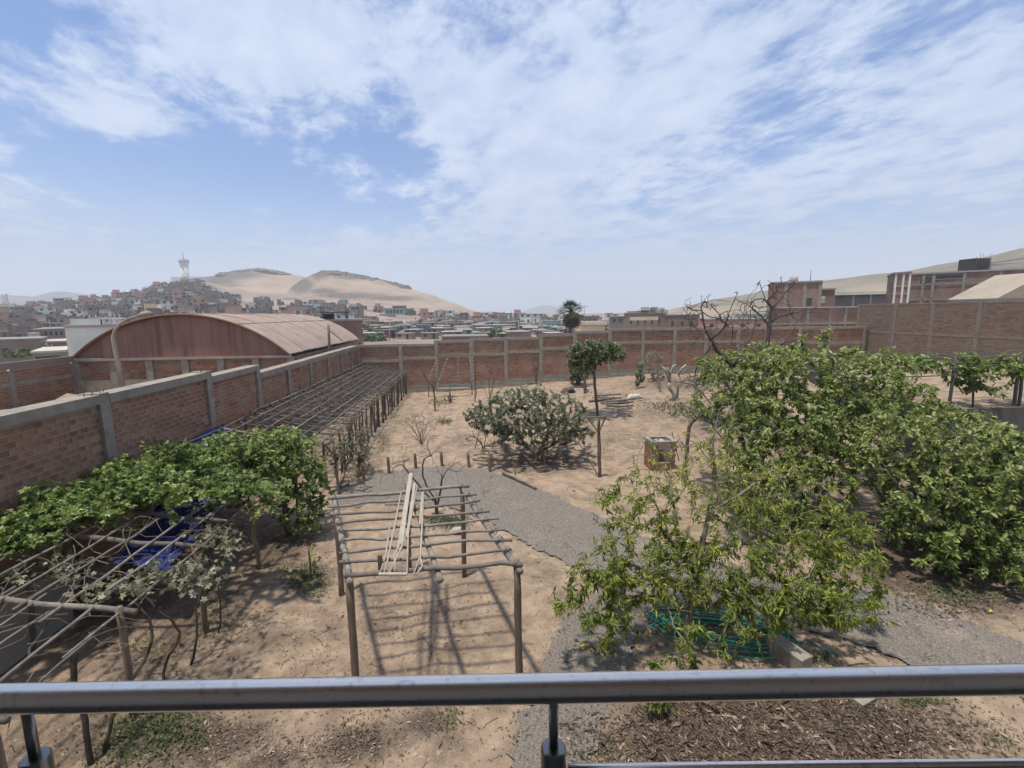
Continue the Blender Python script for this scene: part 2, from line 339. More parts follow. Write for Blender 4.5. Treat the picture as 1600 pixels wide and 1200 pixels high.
M['hill_far'] = mat('hill_far', (0.10, 0.09, 0.085), (0.075, 0.07, 0.065), sc_=0.004)
M['plain'] = mat('plain', (0.36, 0.28, 0.21), (0.27, 0.21, 0.16), sc_=0.02, det=7)
M['dark_metal'] = mat('dark_metal', (0.08, 0.075, 0.07), rough=0.7)
M['lamp_metal'] = mat('lamp_metal', (0.36, 0.29, 0.23), (0.26, 0.2, 0.16), sc_=3, rough=0.7)
M['rebar'] = mat('rebar', (0.15, 0.09, 0.065), rough=0.85)
M['hose'] = mat('hose', (0.025, 0.19, 0.155), (0.035, 0.25, 0.20), sc_=3, rough=0.5)
M['white_paint'] = mat('white_paint', (0.44, 0.405, 0.36), (0.33, 0.30, 0.265), sc_=5)
M['stripe'] = mat('stripe', (0.6, 0.55, 0.5), tint=[(0, (0.22, 0.14, 0.115)), (1, (0.46, 0.42, 0.38))])
M['facade'] = mat('facade', (0.34, 0.31, 0.28), (0.29, 0.265, 0.24), sc_=1.2)
M['floor_tile'] = mat('floor_tile', (0.07, 0.065, 0.06), (0.05, 0.046, 0.042), sc_=2)
M['yellow'] = mat('yellow', (0.5, 0.40, 0.07))
M['tank'] = mat('tank', (0.05, 0.05, 0.05), rough=0.6)
M['green_sheet'] = mat('green_sheet', (0.30, 0.36, 0.33), (0.24, 0.29, 0.27), sc_=1.0)

# ------------------------------------------------------------------ setting: ground, path, terrain
PATH_PX = [(524, 772), (560, 750), (600, 738), (650, 730), (700, 729), (760, 736), (812, 752), (860, 772), (920, 800), (1000, 835), (1120, 880),
           (1250, 905), (1380, 925), (1440, 940), (1500, 965), (1600, 1008), (1720, 1060), (1720, 1160), (1600, 1092), (1500, 1062), (1420, 1034), (1330, 1000), (1262, 985),
           (1150, 975), (1040, 962), (1000, 985), (985, 1030), (960, 1085), (935, 1140), (915, 1210), (900, 1300), (770, 1300), (795, 1200), (815, 1130),
           (836, 1080), (852, 1040), (868, 990), (892, 952), (935, 930), (925, 900), (880, 876), (830, 852), (790, 830), (745, 806), (700, 793), (640, 789), (580, 788), (528, 800)]
def densify(P, step, amp):
    out = []
    for i in range(len(P)):
        a, b = P[i], P[(i + 1) % len(P)]; n = max(1, int(np.linalg.norm(b - a) / step))
        for k in range(n): out.append(a + (b - a) * k / n)
    out = np.array(out); return out + rng.normal(0, amp, out.shape)
pathP = densify(np.array([on(x, y)[:2] for x, y in PATH_PX]), 0.10, 0.05)
def inside(poly, X, Y):
    r = np.zeros(X.shape, bool); n = len(poly)
    for i in range(n):
        x1, y1 = poly[i]; x2, y2 = poly[(i + 1) % n]
        c = ((y1 > Y) != (y2 > Y)) & (X < (x2 - x1) * (Y - y1) / (y2 - y1 + 1e-12) + x1); r ^= c
    return r
WP = [(rng.uniform(0, 2 * math.pi), rng.uniform(0.6, 5.5), rng.uniform(0, 6.3)) for _ in range(26)]
def wave(X, Y):
    h = np.zeros_like(X)
    for a, f, ph in WP: h += np.sin((X * math.cos(a) + Y * math.sin(a)) * f + ph) / f
    return h
def gh(x, y):                         # height of the sand with its humps and hollows
    X, Y = np.asarray(x, float), np.asarray(y, float)
    return gz(X, Y) + 0.011 * wave(X, Y) + 0.010 * wave(X * 3.1, Y * 3.1)
COURT = (17.3, 16.3, 32.5, 36.8, 2.15)
def norm(v): return v / (np.linalg.norm(v, axis=-1, keepdims=True) + 1e-9)
SOIL_AND_SHADE = [(360, 930, 70, 70, .6), (600, 960, 50, 40, .45), (640, 890, 60, 30, .4), (330, 1060, 90, 50, .55), (850, 900, 30, 40, .4), (1010, 660, 60, 14, .45), (720, 690, 30, 14, .5), (580, 720, 24, 20, .5), (1240, 1150, 260, 80, 1.15), (1050, 1130, 120, 60, .9), (200, 1150, 240, 70, .62), (60, 900, 170, 90, 1.0), (170, 960, 120, 50, .75), (260, 830, 150, 50, .9), (560, 1060, 60, 30, .45), (440, 1090, 60, 50, .4), (380, 1010, 50, 50, .5), (700, 1160, 60, 40, .5), (920, 960, 50, 60, .4), (800, 660, 80, 14, .5), (600, 690, 14, 40, .5), (960, 690, 80, 18, .4), (990, 720, 80, 12, .35), (1120, 1160, 190, 60, 1.0), (1330, 1150, 140, 60, .9), (1180, 1100, 150, 40, .9), (1430, 890, 140, 50, 1.0), (1550, 930, 120, 40, .8), (850, 722, 85, 20, .7), (430, 860, 60, 40, .8), (290, 980, 60, 90, .7), (230, 1080, 70, 60, .55),  # mulch and litter soil, plus shade painted in under the near pergola
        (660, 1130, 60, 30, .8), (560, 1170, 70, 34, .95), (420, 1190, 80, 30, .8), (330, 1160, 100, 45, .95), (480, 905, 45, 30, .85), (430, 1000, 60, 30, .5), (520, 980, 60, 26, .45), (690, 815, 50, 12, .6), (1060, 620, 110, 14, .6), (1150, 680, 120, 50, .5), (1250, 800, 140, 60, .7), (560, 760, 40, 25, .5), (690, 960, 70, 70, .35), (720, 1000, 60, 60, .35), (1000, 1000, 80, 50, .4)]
def build_ground():
    xs = np.concatenate([np.arange(-22, -9, 1.0), np.arange(-9, 14, 0.12), np.arange(14, 36, 0.4)])
    ys = np.concatenate([np.arange(-8, 3, 1.0), np.arange(3, 22, 0.12), np.arange(22, 46, 0.3)])
    X, Y = np.meshgrid(xs, ys); ins = inside(pathP, X, Y)
    Z = gz(X, Y) + np.where(ins, -0.045, 0.011 * wave(X, Y) + 0.010 * wave(X * 3.1, Y * 3.1))
    nx, ny = len(xs), len(ys); i = np.arange(nx - 1); j = np.arange(ny - 1); I, J = np.meshgrid(i, j)
    k = (J * nx + I).ravel(); F = np.stack([k, k + 1, k + nx + 1, k + nx], 1)
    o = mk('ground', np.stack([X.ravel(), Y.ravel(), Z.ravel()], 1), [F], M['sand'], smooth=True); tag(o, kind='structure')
    dark_patch = np.zeros(X.size)
    for x, y, rx, ry, a in SOIL_AND_SHADE:
        c = on(x, y); e = on(x + rx, y); f = on(x, y - ry); sx, sy = abs(e[0] - c[0]), abs(f[1] - c[1]); d = ((X.ravel() - c[0]) / sx) ** 2 + ((Y.ravel() - c[1]) / sy) ** 2; dark_patch = np.maximum(dark_patch, a * np.exp(-d))
    at_ = o.data.attributes.new('dark_patch', 'FLOAT', 'POINT'); at_.data.foreach_set('value', dark_patch.astype(np.float32))
build_ground()
def build_path():
    g = 0.3; lo, hi = pathP.min(0), pathP.max(0)
    X, Y = np.meshgrid(np.arange(lo[0], hi[0], g), np.arange(lo[1], hi[1], g)); X = X.ravel() + rng.uniform(-.05, .05, X.size); Y = Y.ravel()
    k = inside(pathP, X, Y); pts = np.concatenate([pathP, np.stack([X[k], Y[k]], 1)]); n = len(pathP)
    r = delaunay_2d_cdt([Vector(p) for p in pts.tolist()], [(i, (i + 1) % n) for i in range(n)], [], 1, 1e-6)
    V = np.array([[v.x, v.y, 0] for v in r[0]]); V[:, 2] = gz(V[:, 0], V[:, 1]) + 0.008 + rng.uniform(-.004, .004, len(V))
    F = np.array([f for f in r[2] if len(f) == 3])
    nrm = (V[F[:, 1], 0] - V[F[:, 0], 0]) * (V[F[:, 2], 1] - V[F[:, 0], 1]) - (V[F[:, 1], 1] - V[F[:, 0], 1]) * (V[F[:, 2], 0] - V[F[:, 0], 0])
    F[nrm < 0] = F[nrm < 0][:, ::-1]
    o = mk('gravel_path', V, [F], M['gravel'], smooth=True); tag(o, kind='structure')
    # loose stones on it
    n = 26000; q = rng.uniform(lo - .3, hi + .3, (n * 4, 2)); q = q[inside(pathP, q[:, 0] + rng.normal(0, .16, len(q)), q[:, 1] + rng.normal(0, .16, len(q)))]
    q = q[rng.uniform(0, 1, len(q)) < np.clip(14.0 / (q[:, 1] + 2) ** 1.0, 0.15, 1)][:n]
    tv = np.array([[1, 0, 0], [-.6, .8, 0], [-.5, -.9, .1], [.1, .0, .9]]); tf = np.array([[0, 1, 3], [1, 2, 3], [2, 0, 3]])
    s = rng.uniform(0.009, 0.024, len(q)); a = rng.uniform(0, 6.3, len(q)); c, s_ = np.cos(a), np.sin(a)
    V = np.zeros((len(q), 4, 3)); V[:, :, 0] = q[:, :1] + s[:, None] * (tv[:, 0] * c[:, None] - tv[:, 1] * s_[:, None])
    V[:, :, 1] = q[:, 1:] + s[:, None] * (tv[:, 0] * s_[:, None] + tv[:, 1] * c[:, None]); V[:, :, 2] = (gz(q[:, 0], q[:, 1]) + 0.006)[:, None] + s[:, None] * tv[:, 2]
    F = (np.arange(len(q))[:, None, None] * 4 + tf).reshape(-1, 3)
    o = mk('gravel', V.reshape(-1, 3), [F], M['stone'], tint=np.repeat(rng.uniform(0, 1, len(q)), 3)); tag(o, kind='stuff', label='loose grey gravel spread over the curving path', cat='gravel')
build_path()
def build_court():
    x0, y0, x1, y1, h = COURT; C = [(x0, y0), (x1, y0), (x1, y1 - .1), (26.0, y1 - .1)]
    V = [(x, y, -.3) for x, y in C] + [(x, y, h) for x, y in C]; m = MB(); m.add(V, BOXF); o = m.build('court_terrace', M['sand']); tag(o, kind='structure')
    r = thing('retaining_wall', (x0, y0, 0), 'low grey concrete retaining wall holding the sandy terrace on the right', 'retaining wall')
    m = MB(); m.box((x0 - .15, y0 - 0.16, -0.2), (x1, y0 - 0.003, h + 0.06)); m.build('wall_face', M['retain'], r)
    a, b = A3(x0 - .02, y0 + .0, 0), A3(26.0, y1 - .15, 0); d = norm(b - a); n_ = A3(-d[1], d[0], 0); m = MB(); m.obox((a + b) / 2 + n_ * .085 + A3(0, 0, h / 2 - .07), [d, n_, A3(0, 0, 1)], (np.linalg.norm(b - a) / 2 - .1, .08, h / 2 + .13)); m.build('wall_return', M['retain'], r)
build_court()

# far terrain: plain, town hillside, sandy hills, right hill, distant mountains
def azel(x, y):
    d = ray(x, y); return math.atan2(d[0], d[1]), d[2] / math.hypot(d[0], d[1])
def table(rows):
    a = np.array([(*azel(x, y), D) for x, y, D in rows]); return a
TOWN = table([(-700, 492, 420), (-200, 490, 420), (0, 484, 450), (60, 476, 480), (100, 470, 500), (180, 463, 520), (220, 453, 520), (250, 445, 520), (290, 435, 530), (318, 437, 530),
              (345, 446, 540), (400, 455, 540), (470, 461, 520), (560, 468, 480), (620, 476, 450), (680, 483, 420), (745, 489, 420), (800, 489, 500),
              (880, 491, 500), (1000, 489, 450), (1100, 486, 400), (1300, 478, 380), (1600, 470, 380), (2200, 470, 380)])
def town_z(az, D):
    el = np.interp(az, TOWN[:, 0], TOWN[:, 1]); Dr = np.interp(az, TOWN[:, 0], TOWN[:, 2])
    zr = 6 + el * Dr; t = np.clip((D - 80) / (Dr - 80), 0, 1.6); z = -0.3 + (zr + 0.3) * np.where(t < 1, t ** 1.35, 1 - (t - 1) * 0.8)
    return z
def polar(name, mat_, az0, az1, na, Ds, zf, smooth=True):
    az = np.linspace(az0, az1, na); AZ, D = np.meshgrid(az, Ds); Z = zf(AZ, D)
    V = np.stack([D * np.sin(AZ), D * np.cos(AZ), Z], -1).reshape(-1, 3); I, J = np.meshgrid(np.arange(na - 1), np.arange(len(Ds) - 1))
    k = (J * na + I).ravel(); F = np.stack([k, k + 1, k + na + 1, k + na], 1)
    o = mk(name, V, [F], mat_, smooth=smooth); return tag(o, kind='structure')
def bumps(az, D, sc, amp):
    X, Y = D * np.sin(az), D * np.cos(az); h = np.zeros_like(X); r = np.random.default_rng(3)
    for k in range(14):
        a = r.uniform(0, 6.3); f = r.uniform(0.5, 3) / sc; h += np.sin((X * math.cos(a) + Y * math.sin(a)) * f * 6.28 + r.uniform(0, 6.3))
    return h * amp / 4
polar('town_hillside', M['hill_town'], math.radians(-75), math.radians(75), 260, np.geomspace(60, 900, 90), lambda a, d: town_z(a, d) + bumps(a, d, 60, 0.5) * sstep(90, 200, d))
def ridge_hill(name, mat_, rows, depth, back, na=160, namp=1.5, prof=1.25, nd=40, rock=None):
    T = table(rows)
    def zf(az, S):                      # S in 0..2: 0 foot, 1 ridge, 2 back foot
        el = np.interp(az, T[:, 0], T[:, 1]); Dr = np.interp(az, T[:, 0], T[:, 2]); zr = 6 + el * Dr
        s = np.where(S < 1, S ** prof, np.clip(1 - (S - 1), 0, 1) ** 1.2); D = np.where(S < 1, Dr - depth * (1 - S), Dr + back * (S - 1))
        z = -2 + (zr + 2) * s; return D, z
    az = np.linspace(T[0, 0], T[-1, 0], na); S = np.concatenate([np.linspace(0, 1, nd), np.linspace(1.05, 2, 14)])
    AZ, SS = np.meshgrid(az, S); D, Z = zf(AZ, SS); Z = Z + bumps(AZ, D, depth * 0.25, namp) * np.clip(1 - np.abs(SS - 0.5) * 1.2, 0.12, 1)
    V = np.stack([D * np.sin(AZ), D * np.cos(AZ), Z], -1).reshape(-1, 3); I, J = np.meshgrid(np.arange(na - 1), np.arange(len(S) - 1))
    k = (J * na + I).ravel(); F = np.stack([k, k + 1, k + na + 1, k + na], 1)
    o = tag(mk(name, V, [F], mat_, smooth=True), kind='structure')
    if rock:                            # bare dark rock faces on the sand
        d = V - EYE; w = d @ fw; X, Y = 800 + FPX * (d @ rt) / w, 600 - FPX * (d @ up) / w; a = np.zeros(len(V))
        for x, y, rx, ry, q in rock: a = np.maximum(a, 1.75 * q * np.exp(-((X - x) / rx) ** 2 - ((Y - y) / ry) ** 2))
        at_ = o.data.attributes.new('dark_patch', 'FLOAT', 'POINT'); at_.data.foreach_set('value', a.astype(np.float32))
    return o
ridge_hill('sand_hill', M['hill_sand'], [(240, 470, 800), (290, 446, 800), (318, 433, 800), (340, 429, 800), (370, 424, 800), (400, 420, 800), (420, 421.5, 800), (440, 425.5, 800), (470, 431, 800), (500, 440, 800), (560, 470, 800), (600, 490, 800)], 260, 300, namp=2.5, rock=[(335, 438, 40, 10, .62), (370, 430, 40, 7, .6), (420, 426, 40, 4, .5), (360, 446, 30, 3, .4)])
ridge_hill('sand_hill', M['hill_sand'], [(440, 470, 650), (455, 448, 650), (470, 437, 650), (490, 429, 650), (507, 424.5, 650), (520, 424, 650), (540, 426, 650), (562, 430, 650), (600, 439, 650), (640, 450, 650), (680, 463.5, 650), (710, 474, 650), (745, 487, 650), (790, 498, 650)], 200, 300, namp=2.0, rock=[(470, 445, 22, 14, .62), (500, 430, 20, 7, .55), (560, 433, 50, 4, .5), (540, 462, 60, 6, .55), (610, 466, 50, 5, .5), (505, 455, 30, 8, .5)])
def outcrop(pxs, D, thick):             # dark rock band lying along the crest
    m = MB()
    for i in range(len(pxs) - 1):
        for k in range(7):
            t = (k + rng.uniform(-.3, .3)) / 7; x = pxs[i][0] + (pxs[i + 1][0] - pxs[i][0]) * t; y = pxs[i][1] + (pxs[i + 1][1] - pxs[i][1]) * t
            p = at(x, y + thick * 0.35, D * math.cos(azel(x, y)[0])); h = thick / 740 * D * 0.62
            a = rng.uniform(0, 3.1); ax = [[math.cos(a), math.sin(a), 0], [-math.sin(a), math.cos(a), 0], [0, 0, 1]]
            V = np.array([[-1, -1, -1], [1, -1, -1], [1, 1, -1], [-1, 1, -1], [-.6, -.5, 1], [.6, -.6, .8], [.5, .6, 1], [-.6, .6, .7]]) * (8 * rng.uniform(.8, 1.4), 6 * rng.uniform(.8, 1.4), h) @ np.array(ax)
            m.add(p + V + rng.normal(0, .5, V.shape), BOXF)
    o = m.build('rock_outcrop', M['hill_rock']); return tag(o, kind='structure')
outcrop([(507, 424.8), (525, 425), (562, 431), (600, 440), (634, 448)], 648, 4.5)
outcrop([(345, 428.5), (370, 424.5), (400, 420.5), (425, 423), (446, 427.5)], 797, 3.0)
outcrop([(515, 433), (545, 436), (590, 442)], 640, 3.0)
ridge_hill('low_hill', M['hill_green'], [(690, 497, 900), (740, 488, 900), (762, 486.5, 900), (790, 489, 900), (815, 493, 900), (850, 493, 900), (880, 491.5, 900), (930, 495, 900), (980, 499, 900)], 250, 200)
ridge_hill('right_hill', M['hill_green'], [(1000, 496, 420), (1040, 486, 420), (1080, 475, 420), (1130, 466, 420), (1180, 458, 420), (1240, 447, 420), (1290, 439, 420), (1360, 429, 420), (1410, 423, 420), (1450, 416.5, 420), (1500, 408, 420), (1560, 396, 420), (1600, 387, 420), (1750, 362, 420), (2000, 340, 420)], 260, 200, namp=1.6)
ridge_hill('far_mountain', M['hill_far'], [(785, 494, 3000), (810, 489, 3000), (830, 481.5, 3000), (845, 477.5, 3000), (856, 476.5, 3000), (870, 480, 3000), (890, 486, 3000), (915, 494, 3000)], 700, 500, namp=6)
ridge_hill('far_mountain', M['hill_far'], [(-900, 455, 2400), (-500, 470, 2400), (-200, 462, 2400), (-60, 458, 2400), (0, 459, 2400), (30, 461, 2400), (55, 462, 2400), (80, 458, 2400), (100, 457, 2400), (140, 462, 2400), (190, 472, 2400), (240, 485, 2400), (300, 493, 2400)], 900, 500, namp=8)
def build_plain():
    m = MB(); n = 48; a = np.arange(n) * 2 * math.pi / n; rr = [0.1, 60, 400, 3900]
    V = np.concatenate([np.stack([r * np.cos(a), r * np.sin(a), np.full(n, -0.75)], 1) for r in rr]); F = []
    for i in range(3):
        k = np.arange(n); k2 = (k + 1) % n; F.append(np.stack([i * n + k, (i + 1) * n + k, (i + 1) * n + k2, i * n + k2], 1))
    tag(mk('plain', V, [np.concatenate(F)], M['plain']), kind='structure')
build_plain()
def build_haze():
    m = MB(); m.box((-4000, -4000, -2.5), (4000, 4000, 330)); hm = bpy.data.materials.new('haze_air'); hm.use_nodes = True; nt = hm.node_tree; nt.nodes.clear()
    o_ = nt.nodes.new('ShaderNodeOutputMaterial'); v = nt.nodes.new('ShaderNodeVolumePrincipled'); v.inputs['Density'].default_value = HAZE; v.inputs['Color'].default_value = (0.86, 0.93, 1.0, 1)
    v.inputs['Anisotropy'].default_value = 0.25
    nt.links.new(v.outputs[0], o_.inputs['Volume']); o = m.build('haze', hm); tag(o, 'pale haze hanging in the air over the town', kind='stuff')
HAZE = 0.00046
build_haze()

# ------------------------------------------------------------------ walls with bricks
def brick_boxes(P0, U, Nn, width, height, u_off=0.0, L=0.315, Hh=0.13, proud=0.014, joint=0.024):
    """centres and half sizes of running-bond bricks on a panel: P0 lower corner on the mortar face, U along, Nn out"""
    rows = int(height / Hh); out = []
    for r in range(rows):
        z = (r + 0.5) * Hh; x = -(L / 2 if r % 2 else 0) + u_off
        while x < width:
            a, b = max(x + joint / 2, 0.004), min(x + L - joint / 2, width - 0.004)
            if b - a > 0.04: out.append(((a + b) / 2, z, (b - a) / 2))
            x += L
    q = np.array(out); c = P0 + q[:, :1] * U + q[:, 1:2] * A3(0, 0, 1) + Nn * (proud / 2)
    return c, q[:, 2], (Hh - joint) / 2, proud / 2
BV = np.array([[-1, -1, -1], [1, -1, -1], [1, -1, 1], [-1, -1, 1], [-1, 1, -1], [1, 1, -1], [1, 1, 1], [-1, 1, 1]], float)   # (u, n, z), n=+1 out
BF5 = np.array([[4, 5, 6, 7], [0, 1, 5, 4], [1, 2, 6, 5], [2, 3, 7, 6], [3, 0, 4, 7]])
def add_bricks(m, c, hu, hz, hn, U, Nn):
    n = len(c); jit = rng.uniform(-0.003, 0.003, n)
    V = c[:, None, :] + BV[None, :, 0:1] * hu[:, None, None] * U + (BV[None, :, 1:2] * hn + jit[:, None, None]) * Nn + BV[None, :, 2:3] * hz * A3(0, 0, 1)
    F = (np.arange(n)[:, None, None] * 8 + BF5).reshape(-1, 4)
    t = np.clip(rng.normal(0.5, 0.23, n), 0, 1)
    m.add(V.reshape(-1, 3), F if np.dot(np.cross(U, A3(0, 0, 1)), Nn) > 0 else F[:, ::-1], np.repeat(t, 5))
def single_bricks(par, c, hu, hz, hn, U, Nn, mat_):
    protos = []
    flip = np.dot(np.cross(U, A3(0, 0, 1)), Nn) < 0
    for i in range(8):
        V = BV[:, 0:1] * 0.1455 * U + BV[:, 1:2] * hn * Nn + BV[:, 2:3] * hz * A3(0, 0, 1)
        me = bpy.data.meshes.new('brick'); me.from_pydata((V + rng.normal(0, .0012, V.shape)).tolist(), [], [list(map(int, f[::-1] if flip else f)) for f in BF5]); me.materials.append(mat_)
        a = me.attributes.new('tint', 'FLOAT', 'FACE'); a.data.foreach_set('value', np.full(5, i / 7, np.float32)); me.update(); protos.append(me)
    org = ORI[par.name]
    ua = int(np.argmax(np.abs(U)))
    for i in range(len(c)):
        o = bpy.data.objects.new('brick', protos[int(np.clip(rng.normal(3.5, 1.7), 0, 7))]); COL.objects.link(o); o.parent = par
        o.location = (c[i] - org + rng.uniform(-.003, .003) * Nn).tolist(); s = [1, 1, 1]; s[ua] = hu[i] / 0.1455; o.scale = s

def left_wall():
    X = -8.8; w = thing('brick_wall', (X, 22, 0), 'long red brick boundary wall with grey concrete frame stepping down beside the long pergola', 'boundary wall')
    pil = [3.2, 7.4, 11.83, 16.35, 19.96, 23.16, 26.25, 29.41, 32.35, 35.0, 37.0]
    top = [4.24, 4.24, 4.22, 4.05, 3.73, 3.73, 3.74, 3.75, 3.75, 3.75]
    br = MB(); near_c = []
    for i in range(len(pil) - 1):
        y0, y1, t = pil[i], pil[i + 1], top[i]; tall = 0.0
        if i in (1, 2): tall = 0.02
        m = MB(); m.box((X - .44, y1 - .15, -.5), (X + .045, y1 + .15, t + tall - 0.0)) if i < len(pil) - 2 else m.box((X - .16, y1 - .15, -.5), (X + .045, y1 - .003, t))
        m.build('pilaster', M['concrete'], w)
        m = MB(); m.box((X - .46, y0 + .152, t - .22), (X + .06, y1 - .152, t - .002)); m.build('cap_beam', M['concrete'], w)
        m = MB(); m.box((X - .15, y0 + .152, -.5), (X - .052, y1 - .152, t - .222)); m.build('mortar_panel', M['mortar'], w)
        c, hu, hz, hn = brick_boxes(A3(X - .052, y0 + .152, 0.05), A3(0, 1, 0), A3(1, 0, 0), y1 - y0 - .304, t - .275)
        if i in (1, 2): near_c.append((c, hu))
        else: add_bricks(br, c, hu, hz, hn, A3(0, 1, 0), A3(1, 0, 0))
        m = MB(); m.box((X - .14, y0 + .152, -.5), (X + .03, y1 - .152, 0.30)); m.build('plinth', M['concrete'], w)
    c = np.concatenate([a for a, _ in near_c]); hu = np.concatenate([b for _, b in near_c])
    vis = (c[:, 2] > 2.35) & (c[:, 1] > 8.3); d = np.where(vis, np.linalg.norm(c - EYE, axis=1), 1e3); k = np.argsort(d)[:300]; rest = np.setdiff1d(np.arange(len(c)), k)
    single_bricks(w, c[k], hu[k], hz, hn, A3(0, 1, 0), A3(1, 0, 0), M['brick'])
    add_bricks(br, c[rest], hu[rest], hz, hn, A3(0, 1, 0), A3(1, 0, 0))
    tag(br.build('bricks', M['brick'], w), kind='stuff')
    for y, t, n in ((11.75, 4.22, 5), (16.25, 4.21, 4)):
        for k in range(n):
            p = A3(X - .1 + .05 * (k % 2), y - .3 + .13 * k, t - .1); add_pole('rebar', p, p + A3(rng.uniform(-.05, .05), rng.uniform(-.05, .05), rng.uniform(.28, .48)), .011, .009, M['rebar'], w, n=4, wob=.01, seg=3)
left_wall()

def far_wall():
    Y = 37.0; w = thing('brick_wall', (12, Y, 0), 'stepped red brick wall with concrete pilasters and middle beam closing the far end of the yard', 'boundary wall')
    pil = [-8.75, -5.61, -2.88, -.17, 2.52, 5.29, 7.99, 10.82, 13.52, 16.15, 18.76, 21.45, 23.84, 26.7, 29.26, 32.4]
    top = [3.80, 3.79, 4.03, 4.15, 4.17, 4.38, 4.57, 4.72, 4.72, 4.73, 4.7, 4.67, 4.66, 4.65, 4.62]
    mid = [2.5, 2.68, 2.88, 2.88, 3.01, 3.25, 3.42, 3.6, 3.6, 3.58, 3.52, 3.45, 3.4, 3.33, 3.25]
    br = MB()
    for i in range(len(pil) - 1):
        x0, x1, t, md = pil[i], pil[i + 1], top[i], mid[i]; g = float(gz((x0 + x1) / 2, Y))
        a, b = x0 + .145, x1 - .145
        if i == 0: a = x0 + 0.02
        m = MB(); m.box((x1 - .14, Y - .05, -.5), (x1 + .14, Y + .18, max(t, top[min(i + 1, len(top) - 1)]) + .02)); m.build('pilaster', M['concrete'], w)
        m = MB(); m.box((a, Y - .06, t - .2), (b, Y + .17, t)); m.build('cap_beam', M['concrete'], w)
        m = MB(); m.box((a, Y - .045, md - .1), (b, Y + .16, md + .1)); m.build('middle_beam', M['concrete'], w)
        m = MB(); m.box((a, Y + .05, -.5), (b, Y + .15, t - .202)); m.build('mortar_panel', M['mortar'], w)
        m = MB(); m.box((a, Y - .03, -.5), (b, Y + .14, g + .55)); m.build('plinth', M['render_band'], w)
        m = MB(); m.box((a, Y - .10, -.5), (b, Y - .033, g + .22)); m.build('footing', M['concrete'], w)
        for z0, z1 in ((g + .555, md - .102), (md + .102, t - .202)):
            c, hu, hz, hn = brick_boxes(A3(a, Y + .05, z0), A3(1, 0, 0), A3(0, -1, 0), b - a, z1 - z0, 0.1); add_bricks(br, c, hu, hz, hn, A3(1, 0, 0), A3(0, -1, 0))
    tag(br.build('bricks', M['brick'], w), kind='stuff')
far_wall()

def right_wall():
    X = 32.6; w = thing('brick_wall', (X, 30, 0), 'tall tan brick wall with two rows of panels rising above the vines on the right', 'boundary wall')
    pil = [13.0, 17.4, 21.6, 25.3, 28.3, 31.45, 34.5, 38.0]; br = MB()
    for i in range(len(pil) - 1):
        y0, y1 = pil[i] + .14, pil[i + 1] - .14
        m = MB(); m.box((X - .035, y1, -.5), (X + .2, y1 + .28, 6.44)); m.build('pilaster', M['concrete_dark'], w)
        m = MB(); m.box((X - .03, y0, 6.30), (X + .2, y1, 6.43)); m.build('cap_beam', M['concrete_dark'], w)
        m = MB(); m.box((X - .03, y0, 4.08), (X + .2, y1, 4.26)); m.build('middle_beam', M['concrete_dark'], w)
        m = MB(); m.box((X, y0, -.5), (X + .15, y1, 6.3)); m.build('mortar_panel', M['concrete_dark'], w)
        for z0, z1 in ((2.2, 4.08), (4.26, 6.3)):
            c, hu, hz, hn = brick_boxes(A3(X, y0, z0), A3(0, 1, 0), A3(-1, 0, 0), y1 - y0, z1 - z0); add_bricks(br, c, hu, hz, hn, A3(0, 1, 0), A3(-1, 0, 0))
    tag(br.build('bricks', M['brick_tan'], w), kind='stuff')
    add_pole('drain_pipe', (X - .1, 36.8, 2), (X - .1, 36.8, 4.7), .07, .07, M['dark_metal'], w, n=6, wob=0)
right_wall()

# ------------------------------------------------------------------ town: houses on the hillside and buildings behind the walls
WALLS = ['brick_house', 'brick_house', 'brick_house', 'grey_wall', 'grey_wall', 'brick_house', 'white_wall', 'brick_house', 'grey_wall', 'brick_house', 'cream', 'brick_house', 'grey_wall', 'pink_wall', 'brick_house', 'grey_wall', 'white_wall', 'brick_house', 'brick_house', 'grey_wall', 'teal']
def house_mesh(w, d, h, wall, floors, tall_rear=False):
    m = MB(); m.box((-w / 2, -d / 2, -4), (w / 2, d / 2, h), mi=0)
    m.box((-w / 2 - .2, -d / 2 - .3, h + .003), (w / 2 + .2, d / 2 + .2, h + .22), mi=1)
    if tall_rear: m.box((-w / 2 + .1, 0.2, h + .225), (w * .1, d / 2 - .1, h + 2.4), mi=0); m.box((-w / 2, 0.0, h + 2.403), (w * .15, d / 2, h + 2.58), mi=1)
    for f in range(floors):
        z = f * 2.7; n = max(2, int(w / 3)); 
        for i in range(n):
            x = -w / 2 + (i + .5) * w / n; ww = rng.uniform(.5, .9)
            if f == 0 and i == n // 2: m.box((x - .6, -d / 2 - .04, -.3), (x + .6, -d / 2 + .1, 2.1), mi=2)
            else: m.box((x - ww, -d / 2 - .04, z + .9), (x + ww, -d / 2 + .1, z + 2.0), mi=2)
    if rng.uniform() < .6:
        for sx in (-1, 1):
            for sy in (-1, 1): hh = rng.uniform(.7, 1.5); m.box((sx * (w / 2 - .3) - .11, sy * (d / 2 - .3) - .11, h + .22), (sx * (w / 2 - .3) + .11, sy * (d / 2 - .3) + .11, h + hh), mi=0)
    if rng.uniform() < .5:
        a = rng.uniform(-w / 3, w / 3); m.box((a - .6, .5, h + .25), (a + .6, 1.7, h + 1.6), mi=2)
    V = np.concatenate(m.V); me = bpy.data.meshes.new('house'); F = np.concatenate(m.F[4]); me.from_pydata(V.tolist(), [], F.tolist())
    for q in (M[wall], M['roof_light' if rng.uniform() < .35 else 'roof_grey'], M['glass_dark']): me.materials.append(q)
    me.polygons.foreach_set('material_index', np.concatenate(m.Mi[4]).astype(np.int32)); me.update(); return me, V, F, np.concatenate(m.Mi[4])
